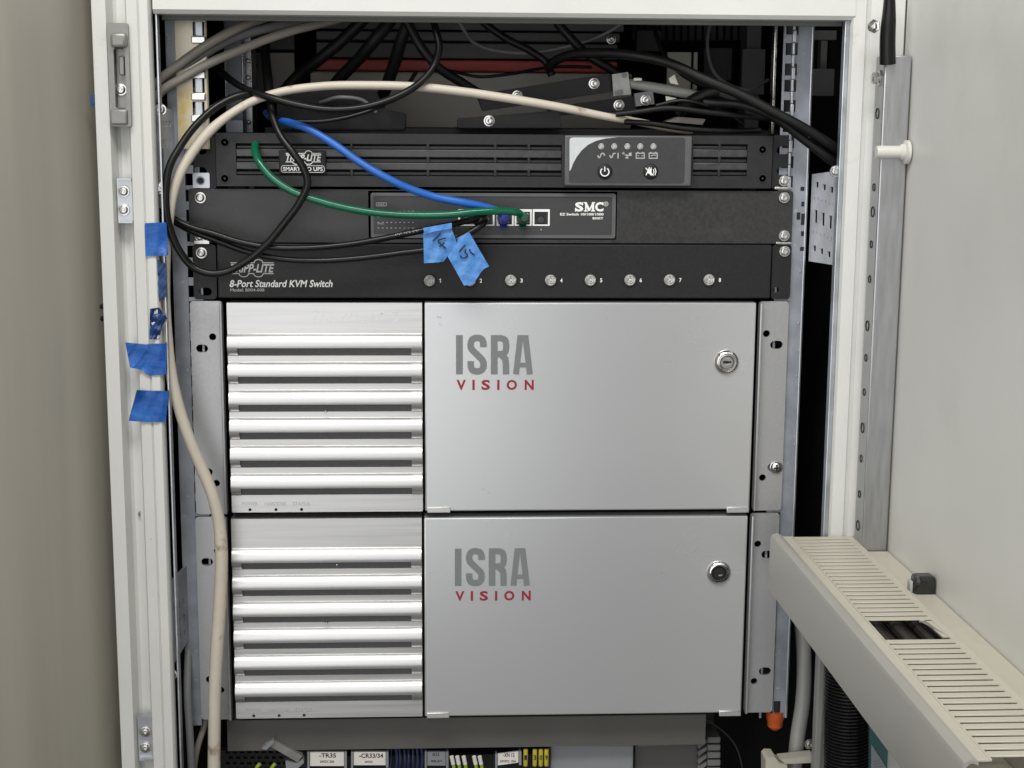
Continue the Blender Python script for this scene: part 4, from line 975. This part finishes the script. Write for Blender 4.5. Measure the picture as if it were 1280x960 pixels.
# fingers
fx0, fx1 = DXL + lipw + 0.0095, bx0 - 0.0002
ha, hb = -0.268, -0.3005
pitch = 0.0094; k = 0
fm = {}
def finger_mesh(L_):
    b = MB(); b.box(-(fx1 - fx0) / 2, (fx1 - fx0) / 2, -L_ / 2, L_ / 2, -0.0001, 0.0009, 0.0003, 1); return b.mesh('finger', DUCT)
FM = finger_mesh(pitch - 0.0031)
y = yf - 0.006
while y > yn + 0.012:
    if not (hb - 0.002 < y < ha + 0.002):
        link('finger', FM, duct, ((fx0 + fx1) / 2, y, zf - 0.0008 + slope * (y - yf)))
    y -= pitch
b = MB(); b.prism([(fx1 - 0.0022, hb), (fx1 - 0.006, hb), (fx1 - 0.0075, ha + 0.006), (fx1 - 0.011, ha), (fx1 - 0.0022, ha)], zf - 0.0012, zf - 0.0003, 'z'); b.box(fx1 - 0.0021, fx1 + 0.002, yn + 0.006, yf - 0.001, zf - 0.0014, zf - 0.0002); skew(b); b.build('finger_root', DUCT, duct)
# wires in the duct, seen through missing fingers; extra ones added to darken the slots
for q in range(6):
    xx = fx0 + 0.004 + q * 0.0076
    o = MB().tube([(xx, yf - 0.03, zt_ - 0.010 - (q % 2) * 0.004 + slope * -0.03), (xx + 0.002, (ha + hb) / 2, zt_ - 0.0105 - (q % 2) * 0.004 + slope * (ha - yf)), (xx, yn + 0.1, zt_ - 0.010 + slope * (yn - yf))], 0.0038, 8).build('duct_cable', BROWNW)
    tag(o, 'dark cable inside the cream wiring duct, seen in its gap, ' + ('nearest the cover', 'second from the cover', 'third from the cover', 'third from the door', 'second from the door', 'nearest the door')[q], 'cable', 'dark cables inside the duct')
# cloudy clamp block on the door beside the duct
pc_ = PX(1157, 731, DX - 0.006)
t_ = thing('clamp_block', pc_, 'small cloudy plastic clamp with dark edges on the door above the cream duct', 'clamp')
b = MB(); b.box(DX - 0.016, DX - 0.0005, pc_.y - 0.008, pc_.y + 0.006, pc_.z - 0.009, pc_.z + 0.008, 0.003, 2); b.build('block', mat('smoky_clear_plastic', (0.018, 0.018, 0.018), 0.12, 0, 90, 0.4, 0.4, 150), t_)
b = MB(); b.box(DX - 0.0185, DX - 0.0162, pc_.y - 0.004, pc_.y + 0.003, pc_.z - 0.005, pc_.z + 0.004, 0.0008); b.build('latch', CLEAR, t_)
#@@CABLES
# ================================================================== cables
def cable(name, pts, r, m_, label, cat='cable', group=None, seg=12, smooth=7):
    j = lambda: random.uniform(-0.55, 0.55)
    pts = [pts[0]] + [(q[0] + j(), q[1] + j(), q[2]) for q in pts[1:-1]] + [pts[-1]]
    rr = [r] * len(pts) if not hasattr(r, '__len__') else r
    rr = [q * random.uniform(0.965, 1.035) for q in rr]
    o = MB().tube([P(*q) for q in pts], rr, seg, smooth).build(name, m_)
    return tag(o, label, cat, group)
px = MM
cable('taupe_cable', [(188, 118, -0.005), (197, 104, -0.008), (225, 80, -0.010), (252, 61, -0.010), (280, 43.5, -0.008), (308, 30, 0), (340, 20, 0.02), (380, 8, 0.05)], 5.6 * px, TAUPEC, 'taupe cable at the upper left, topmost of the three that fan out under the beam')
cable('grey_cable', [(188, 128, 0.003), (205, 105, 0.002), (240, 78, 0), (265, 62, 0), (292, 48, 0.004), (335, 35.5, 0.012), (385, 25, 0.03), (440, 12, 0.06)], 5.8 * px, GREYC, 'dark grey cable at the upper left, running between the two taupe ones')
cable('taupe_cable', [(188, 130, -0.01), (200, 115, -0.012), (231, 96, -0.012), (262, 79, -0.012), (300, 62, -0.01), (332, 50, -0.006), (368, 38, 0), (406, 28, 0.015), (440, 19, 0.03), (470, 8, 0.05)], 5.4 * px, TAUPEC, 'taupe cable at the upper left, lowest of the three that fan out under the beam')
cable('beige_cable', [(880, 166, 0.045), (835, 160, 0.025), (800, 153, 0.012), (760, 146.5, 0), (700, 134.5, -0.008), (640, 124, -0.012), (580, 115, -0.014), (520, 109, -0.015), (460, 107, -0.015), (400, 108.5, -0.016), (350, 115, -0.018), (318, 126, -0.02), (290, 141.5, -0.022), (262, 164, -0.026), (240, 190, -0.03), (225, 217, -0.034), (216, 245, -0.036), (210, 285, -0.037),
      (207, 330, -0.037), (206, 370, -0.037), (209, 420, -0.037), (215, 470, -0.037), (224, 512, -0.036), (237, 550, -0.034), (252, 585, -0.032), (264, 615, -0.031), (273, 650, -0.03), (277, 690, -0.03), (275, 740, -0.03), (271.5, 800, -0.03), (268.5, 860, -0.03), (268, 905, -0.03), (268, 980, -0.03), (268, 1250, -0.03)],
      [4.6 * px] * 4 + [5.2 * px] * 9 + [6.2 * px] * 7 + [6.8 * px] * 4 + [7.6 * px] * 3 + [8.0 * px] * 7, BEIGEC, 'long beige cable arching over the power unit and hanging down the left frame', seg=14)
cable('black_cable', [(334, 30, 0.05), (332, 60, 0.03), (336, 105, 0.0), (342, 150, -0.02), (352, 172, -0.028), (366, 191, -0.032), (379, 210, -0.033), (385, 228, -0.034), (376, 250, -0.035), (355, 279, -0.036), (330, 308, -0.037), (305, 329, -0.038), (280, 341, -0.039), (259, 341.5, -0.039), (240, 333, -0.039), (224, 314, -0.04), (213, 288, -0.042), (207, 260, -0.044), (207, 235, -0.044), (212, 208, -0.042), (226, 183, -0.037), (250, 152, -0.03), (276, 130, -0.024), (305, 118, -0.018), (335, 122, -0.008), (380, 132, 0.006), (430, 137, 0.02), (470, 132, 0.05)],
      [6 * px] * 3 + [4.6 * px] * 25, BLACKC, 'black cable hanging in a big loop across the left ends of the black units')
cable('black_cable', [(270, 82, 0.03), (278, 91, 0.016), (293, 103, 0.0), (330, 120, -0.026), (370, 130.5, -0.032), (405, 136, -0.033), (450, 135, -0.032), (500, 119, -0.03), (528, 100, -0.022), (543, 80, -0.015), (549, 58, -0.012), (545, 38, -0.01), (538, 12, 0.0)], 4.4 * px, BLACKC, 'black cable sagging in front of the beige arch and rising steeply to the beam')
cable('black_cable', [(335, 148, 0.0), (370, 152, -0.006), (405, 151, -0.009), (442, 145, -0.008), (478, 131, -0.005), (505, 112, 0.005), (520, 90, 0.02)], 2.6 * px, BLACKC, 'thin shiny black cable low over the power unit top, beneath the beige arch')
# two network leads with tags
cable('black_cable', [(196, 250, -0.01), (212, 270, -0.022), (236, 283, -0.027), (265, 292, -0.030), (300, 303, -0.031), (340, 309.5, -0.032), (380, 310, -0.032), (430, 306.5, -0.03), (480, 298, -0.027), (530, 288, -0.024), (565, 281, -0.02), (600, 272, -0.012), (607, 270, -0.003)], 4.0 * px, BLACKC, 'black network cable sagging across the switch to the tag marked 14, upper of two')
cable('black_cable', [(196, 262, -0.01), (212, 274, -0.019), (240, 289, -0.024), (270, 300, -0.026), (310, 315, -0.027), (350, 323, -0.027), (400, 325.5, -0.027), (450, 322.5, -0.026), (500, 316.5, -0.025), (545, 310, -0.024), (580, 295, -0.022), (605, 279, -0.016), (607.5, 271, -0.003)], 4.0 * px, BLACKC, 'black network cable sagging lower to the tag marked 15')
CBL = [o for o in bpy.data.objects if o.get('label', '').startswith('black network cable sagging across')][0]
b = MB()
for i in range(15):
    a_ = 494 + i * 2.2; z_ = 296.2 - (a_ - 480) * 0.19
    if i % 5 != 4: b.ribbon([xz(a_, z_ - 0.9, -0.0292), xz(a_ + 1.2, z_ + 0.9 * (-1) ** i, -0.0292)], 0.8 * MM, -0.0292)
b.build('cable_print', PRINTD, CBL, False)
b = MB(); b.lathe(P(604, 272, -0.002), [(0.006, 0), (0.006, 0.006), (0.0045, 0.012), (0.003, 0.013)], (-0.4, -1, -0.2), 12)
o = b.build('plug_boot', BLACKC); tag(o, 'black plug boot in the second port from the left', 'plug')
cable('green_cable', [(319, 180, -0.006), (318.5, 188, -0.016), (323, 202, -0.024), (338, 221, -0.028), (362, 237.5, -0.030), (400, 252, -0.030), (440, 262, -0.029), (480, 267.5, -0.028), (520, 269.5, -0.027), (560, 268.5, -0.027), (600, 264.5, -0.026), (630, 263.5, -0.022), (648, 266, -0.014), (653, 272, -0.002)], 4.6 * px, GREENC, 'green network cable crossing the switch from upper left to its fourth port', seg=14)
cable('blue_cable', [(333, 141, 0.05), (338, 146, 0.03), (348, 150.5, 0.002), (362, 153.5, -0.012), (385, 161, -0.019), (415, 179, -0.022), (450, 203, -0.024), (480, 221, -0.025), (510, 235, -0.024), (545, 246.5, -0.022), (580, 253.5, -0.02), (605, 258, -0.016), (622, 264, -0.012), (630, 272, -0.002)], 4.8 * px, BLUEC, 'blue network cable slanting down across the power unit to the switch', seg=14)
for (px_, m_, lab) in ((629, BLUEG, 'violet blue plug boot of the blue cable in the middle port'), (653, GREENG, 'dark green plug boot of the green cable in the fourth port')):
    t_ = thing('plug_boot', P(px_, 274, -0.003), lab, 'plug')
    c_ = P(px_, 272.5, -0.001)
    b = MB(); b.box(c_.x - 0.0048, c_.x + 0.0048, -0.0035, 0.003, c_.z - 0.0040, c_.z + 0.0042, 0.0008); b.build('plug_body', CLEAR, t_)
    b = MB(); b.lathe(Vector((c_.x, -0.0036, c_.z)), [(0.0052, 0), (0.0052, 0.0016), (0.0043, 0.0018), (0.0043, 0.0026), (0.0048, 0.0028), (0.0046, 0.0042), (0.0038, 0.0044), (0.0038, 0.0052), (0.0042, 0.0054), (0.0040, 0.0066), (0.0031, 0.0070), (0.003, 0.0095), (0.0001, 0.0098)], (0.1, -1, 0.12), 14); b.build('boot', m_, t_)
    b = MB(); b.prism([(-0.0115, c_.z - 0.0070), (-0.0105, c_.z - 0.0082), (-0.0015, c_.z - 0.0056), (-0.0015, c_.z - 0.0046)], c_.x - 0.0028, c_.x + 0.0028, 'x'); b.build('latch', m_, t_)
# cables in the dark top
D = 'dark cable'
def dull(pts, r, label): return cable('black_cable', pts, r, DULLC, label)
dull([(470, 5, 0.05), (453, 25, 0.05), (430, 48, 0.055), (403, 72, 0.06), (375, 93, 0.07), (352, 118, 0.075)], 8 * px, 'thick dull black cable slanting down left behind the beige arch, leftmost of the slanting three')
dull([(500, 5, 0.04), (488, 25, 0.04), (470, 48, 0.04), (450, 72, 0.05), (425, 98, 0.065), (405, 125, 0.075)], 8 * px, 'thick dull black cable slanting down left behind the beige arch, second of the slanting three')
dull([(518, 5, 0.03), (511, 25, 0.03), (502, 50, 0.035), (494, 75, 0.045), (486, 100, 0.055), (474, 130, 0.075)], 8 * px, 'thick dull black cable hanging almost upright behind the beige arch, rightmost of the slanting three')
dull([(500, 10, 0.02), (511, 32, 0.02), (528, 62, 0.02), (550, 86, 0.022), (575, 102, 0.028), (604, 119, 0.036), (620, 122, 0.045)], 6 * px, 'black cable slanting down right from the beam to the screwed black adapter')
dull([(585, 8, 0.06), (602, 26, 0.06), (630, 47, 0.06), (665, 65, 0.06), (682, 78, 0.06), (690, 95, 0.06)], 5 * px, 'black cable slanting across the red bar left of centre')
dull([(683, 5, 0.05), (693, 22, 0.05), (711, 45, 0.05), (731, 66, 0.05), (770, 90, 0.05), (790, 105, 0.05)], 6 * px, 'black cable dropping from the beam across the right end of the red bar')
dull([(684, 86, 0.05), (695, 76, 0.04), (712, 69, 0.03), (750, 66, 0.015), (800, 71, 0.0), (832, 78, -0.006), (880, 99, -0.015), (930, 120, -0.02), (968, 141, -0.024), (1006, 161, -0.026), (1045, 186, -0.022), (1062, 200, -0.01)], 6.2 * px, 'heavy black cable sweeping from the red bar down to the right upright')
dull([(880, 128, 0.0), (930, 132, -0.01), (968, 146, -0.018), (1000, 170, -0.02), (1046, 206, -0.018), (1060, 216, -0.01)], 6 * px, 'black cable lying below the heavy one at the right upright')
dull([(900, 118, -0.004), (950, 138, -0.013), (985, 160, -0.017), (1020, 186, -0.018), (1050, 206, -0.015)], 4.5 * px, 'black cable squeezed between the two at the right upright')
dull([(770, 143, 0.0), (800, 139, -0.004), (830, 136, -0.006), (892, 141, -0.006), (940, 146, 0.0), (975, 150, 0.02)], 3.6 * px, 'shiny black cable lying over the power unit top right of the adapters')
dull([(780, 152, 0.004), (815, 155, 0.002), (850, 160, 0.002), (900, 163, 0.004), (950, 163, 0.01)], 3.6 * px, 'black cable lowest on the power unit top at the right')
dull([(848, 140, 0.02), (870, 124, 0.01), (890, 116, 0.008), (915, 119, 0.01), (950, 134, 0.02), (975, 150, 0.04)], 8 * px, 'bunched black cable arching over the power unit right end')
def thin(pts, r, m_, label): return cable('thin_cable', pts, r, m_, label)
thin([(560, 10, 0.07), (575, 30, 0.07), (590, 52, 0.08), (640, 66, 0.09), (700, 60, 0.09), (760, 40, 0.08), (790, 20, 0.07)], 2.4 * px, GREYC, 'thin grey cable sagging in front of the red bar')
thin([(560, 88, 0.1), (600, 96, 0.09), (640, 92, 0.09), (690, 84, 0.1), (740, 84, 0.1)], 2.2 * px, DULLC, 'thin black cable lying along the top of the beige box')
thin([(815, 18, 0.12), (822, 50, 0.11), (838, 80, 0.1), (870, 104, 0.09), (920, 116, 0.1)], 3 * px, DULLC, 'thin black cable crossing the lit cream plate at the back')
thin([(890, 20, 0.15), (884, 60, 0.14), (896, 95, 0.13), (930, 112, 0.12), (960, 100, 0.14)], 2.4 * px, GREYC, 'thin grey cable hooking round at the back right')
thin([(400, 128, 0.02), (430, 122, 0.0), (455, 126, 0.005), (470, 140, 0.01)], 2.2 * px, GREYC, 'short thin grey cable end under the beige arch')
thin([(820, 132, 0.0), (850, 126, -0.003), (880, 130, -0.003), (910, 142, 0.004), (930, 156, 0.01)], 2.6 * px, BLACKC, 'thin shiny black cable curling over the power unit right end')
cable('grey_cable', [(786, 104, 0.03), (805, 107.5, 0.025), (830, 111, 0.02), (862, 117, 0.015), (880, 122, 0.02)], 6.4 * px, PALEC, 'short pale grey cable leaving the clear plug to the right')
cable('black_cable', [(1112, -30, -0.085), (1112.5, 0, -0.085), (1111, 25, -0.085), (1110, 45, -0.083), (1109.5, 80, -0.08)], [6.6 * px, 6.8 * px, 8.4 * px, 8.8 * px, 9.2 * px], BLACKC, 'black cable boot running down into the top of the door rail')
cable('grey_cable', [(236, 800, 0.01), (235, 870, -0.01), (238, 920, -0.015), (241, 985, -0.015), (243, 1200, 0.0)], 5 * px, GREYC, 'grey cable hanging beside the left frame low, left of the beige one')
cable('taupe_cable', [(262, 860, 0.02), (256, 905, 0.012), (247, 935, 0.006), (241, 985, 0.004), (240, 1200, 0.01)], 4 * px, TAUPEC, 'taupe cable low at the left, bending behind the beige cable')
#@@CLUTTER
# ================================================================== adapters on top of the power unit
def brick(name, pts_px, Y, depth, label, screws, m_=BRICK):
    t_ = thing(name, P(*pts_px[-1], Y), label, 'adapter')
    b = MB(); b.prism([xz(*q, Y) for q in pts_px], Y, Y + depth)
    bmesh.ops.bevel(b.bm, geom=b.bm.edges[:], offset=0.0008, segments=2, affect='EDGES')
    bd = b.build('body', m_, t_)
    for sx, sy in screws: link('screw', SCREW, t_, P(sx, sy, Y - 0.0001))
    return t_
brick('power_adapter', [(596, 118), (762, 91.5), (764.5, 115), (604, 139)], 0.022, 0.03, 'long black adapter bar tilted up to the right with two shiny screws', [(646.5, 120), (742.5, 104.5)])
brick('power_adapter', [(686, 134), (793, 120), (796, 139), (690, 145)], 0.028, 0.03, 'short black adapter bar beneath the long one with one shiny screw at its right end', [(773.5, 131.5)])
brick('power_adapter', [(572, 148), (700, 138), (702, 160), (572, 160)], 0.012, 0.03, 'black adapter bar lowest of the pile, its screw half hidden by the beige cable', [(611.5, 151)])
brick('power_adapter', [(346, 119), (400, 112), (470, 113), (480, 136), (508, 142), (506, 162), (346, 162)], 0.032, 0.03, 'flat black adapter lying in the dark under the beige arch', [])
t_ = thing('clear_plug', P(777, 122, 0.03), 'cloudy clear connector plug at the right end of the long black adapter', 'plug')
b = MB(); b.prism([xz(*q, 0.024) for q in ((765, 93), (785, 90), (789, 118), (767, 120))], 0.024, 0.042); b.build('body', CLEAR, t_)
b = MB(); b.prism([xz(*q, 0.022) for q in ((769, 114), (778, 112), (778, 118), (769, 119))], 0.022, 0.0238); b.lathe(P(780, 94, 0.023), [(0.002, 0), (0.002, 0.001)], (0, -1, 0), 10); b.build('latch', GREYC, t_)
t_ = thing('screw_tab', P(807, 126, 0.02), 'metal tab with a shiny screw right of the black adapters', 'connector')
b = MB(); b.prism([xz(*q, 0.02) for q in ((793, 117), (816, 113), (818, 130), (795, 133))], 0.02, 0.026); b.build('tab', GREYC, t_); link('screw', SCREW, t_, P(807, 125, 0.0199))
x0, x1, z0, z1 = rect(792, 97.5, 802, 101, 0.02); b = MB(); b.box(x0, x1, 0.018, 0.02, z0, z1, 0.0005); b.build('bright_clip', CREAM, t_)
o = MB().box(*rect(330, 152, 975, 166, 0.03)[:2], 0.035, 0.3, rect(330, 152, 975, 166, 0.03)[2] - 0.004, P(640, 161, 0.03).z, 0.001).build('cable_tray', DARK); tag(o, 'flat black tray under the adapters on the power unit top', 'tray')
# dim beige box lying behind the adapters
x0, x1, z0, z1 = rect(388, 90.5, 790, 150, 0.16)
o = MB().box(x0, x1, 0.16, 0.18, z0 - 0.03, z1, 0.002).build('beige_box', PALEBOX); tag(o, 'dim beige box behind the adapters under the red bar', 'box')
# small pale papers lying right of the adapters
for q, lab in ((((836, 98), (843, 93), (848, 106), (838, 104)), 'small pale scrap with a torn edge above the cables, upper of two'), (((832, 120), (846, 123), (833, 128)), 'small pale scrap with a torn edge above the cables, lower of two')):
    b = MB(); b.prism([xz(*r_, 0.012) for r_ in q], 0.012, 0.013); o = b.build('paper_scrap', CREAM); tag(o, lab, 'scrap')
x0, x1, z0, z1 = rect(832, 147, 884, 156, 0.04)
o = MB().prism([xz(832, 152, 0.03), xz(848, 146, 0.03), xz(882, 149, 0.03), xz(878, 156, 0.03)], 0.03, 0.05).build('flat_box', PALEBOX); tag(o, 'pale flat box corner glimpsed above the power unit right end', 'box')
# ================================================================== tapes and tags
def sheet(name, pts_px, Yf, m_, label, cat, n=9, th=0.0002, wav=0.0006, parent=None, smoothing=True):
    """thin crumpled sheet filling a quad outline (4 corners) with optional extra edge points"""
    b = MB(); t = bmesh.new()
    vs = [t.verts.new((q[0], 0, q[1])) for q in pts_px]
    es = [t.edges.new((vs[i], vs[(i + 1) % len(vs)])) for i in range(len(vs))]
    bmesh.ops.triangle_fill(t, use_beauty=True, edges=es, normal=(0, -1, 0))
    for _ in range(3): bmesh.ops.subdivide_edges(t, edges=t.edges[:], cuts=1, use_grid_fill=True)
    for v in t.verts:
        px_, py_ = v.co.x, v.co.z
        Y = Yf(px_, py_) + wav * (math.sin(px_ * 0.31 + py_ * 0.17) + 0.7 * math.sin(px_ * 0.12 - py_ * 0.43 + 1.3) + 0.5 * math.sin(px_ * 0.7 + py_ * 0.51)) * 0.5
        v.co = P(px_, py_, Y)
    r = bmesh.ops.extrude_face_region(t, geom=t.faces[:])
    for v in [g for g in r['geom'] if isinstance(g, bmesh.types.BMVert)]: v.co.y += th
    bmesh.ops.recalc_face_normals(t, faces=t.faces[:])
    b.add(t); o = b.build(name, m_, parent)
    return tag(o, label, cat) if label else o
XF = 196.0
def onframe(off, lx=None, ly=None): return lambda a, c: FY - 0.0012 - off + max(0, (a - (197 + (c - 300) * 0.028))) * 0.0003 - (max(0, 1 - math.hypot(a - lx, c - ly) / 20) ** 2 * 0.006 if lx else 0)
sheet('blue_tape', [(181, 279), (208, 278), (210.5, 319), (196, 320), (182, 320)], onframe(0, 208, 320), TAPE, 'square piece of blue tape on the left frame, topmost in the column', 'tape', wav=0.0004)
sheet('blue_tape', [(196.5, 325), (207, 330), (208.5, 345), (207.5, 371), (199, 377), (197, 352)], lambda a, c: FY + 0.001, TAPED, 'dark narrow strip of blue tape inside the frame edge, second in the column', 'tape', wav=0.0006)
sheet('blue_tape', [(187.5, 386), (199, 384.5), (203, 390), (209, 398), (203, 407), (201, 414), (199, 424), (186.5, 424)], onframe(0.0005), TAPED, 'crumpled scrap of dark blue tape, third in the column', 'tape', wav=0.0028)
sheet('blue_tape', [(156.5, 428), (182, 430.5), (208, 429), (207.5, 468), (186, 469.5), (176, 462), (162.5, 459.5)], onframe(0.0002, 163, 462), TAPE, 'wide blue tape with a torn left end on the frame, fourth in the column', 'tape', wav=0.0010)
sheet('blue_tape', [(171, 487.5), (190, 488.5), (211.5, 489), (207, 527.5), (182, 527.5), (160.5, 526)], onframe(0.0002, 171, 486), TAPE, 'blue tape with a slanted left end on the frame, lowest in the column', 'tape', wav=0.0010)
sheet('blue_tape', [(112, 119), (118, 118), (119.5, 132), (113, 133)], lambda a, c: FY + 0.003 , TAPED, 'tiny bit of blue tape at the outer edge of the white frame', 'tape', wav=0.0003)
def slope14(a, c): return -0.0275 + 0.00004 * (a - 550)
Y14 = lambda a, c: -0.0295 + 0.00006 * (c - 280)
Y15 = lambda a, c: -0.0335 + 0.00006 * (c - 280)
t14 = sheet('cable_tag', [(529, 291), (545, 288.5), (564, 285), (571, 303), (571, 309), (559.5, 320), (554.5, 327), (548, 328), (530, 329)], Y14, TAG, 'light blue tape tag with level bottom, handwritten 14, left of the slanted one', 'tag', wav=0.0007)
sheet('fold', [(528.5, 285), (545, 282), (564.5, 278.5), (565, 285.5), (545, 289), (531, 292.5)], lambda a, c: -0.0318, TAG, None, 'x', wav=0.0006, parent=t14)
t15 = sheet('cable_tag', [(586.5, 290), (598, 310), (611.5, 333), (605, 336), (600, 342), (597, 347), (592.5, 353), (588, 356), (580, 357), (570, 339), (559.5, 320.5), (571, 306), (572, 298)], Y15, TAG, 'light blue tape tag hanging slanted with torn lower end, handwritten 15', 'tag', wav=0.0007)
def ink(strokes, Yf, parent):
    b = MB()
    for s_ in strokes:
        pts = [P(q[0], q[1], Yf(q[0], q[1]) - 0.0011) for q in smooth(s_, 4)]
        b.tube(pts, 0.00055, 5, 1)
    b.build('handwriting', INK, parent)
ink([[(550.5, 291.5), (546, 296), (541, 301)], [(557, 297.7), (552, 299), (547.5, 301.5), (552, 306), (557, 310.5)], [(549, 308), (555.5, 303)]], Y14, t14)
ink([[(581.4, 306), (577.5, 310), (574, 314.5)], [(582.3, 311.7), (581, 315.5), (584, 318), (583.5, 321), (580, 322.8), (577, 322), (575.2, 319.5)], [(586.5, 311.3), (588.5, 315.5), (593, 318.7)]], Y15, t15)
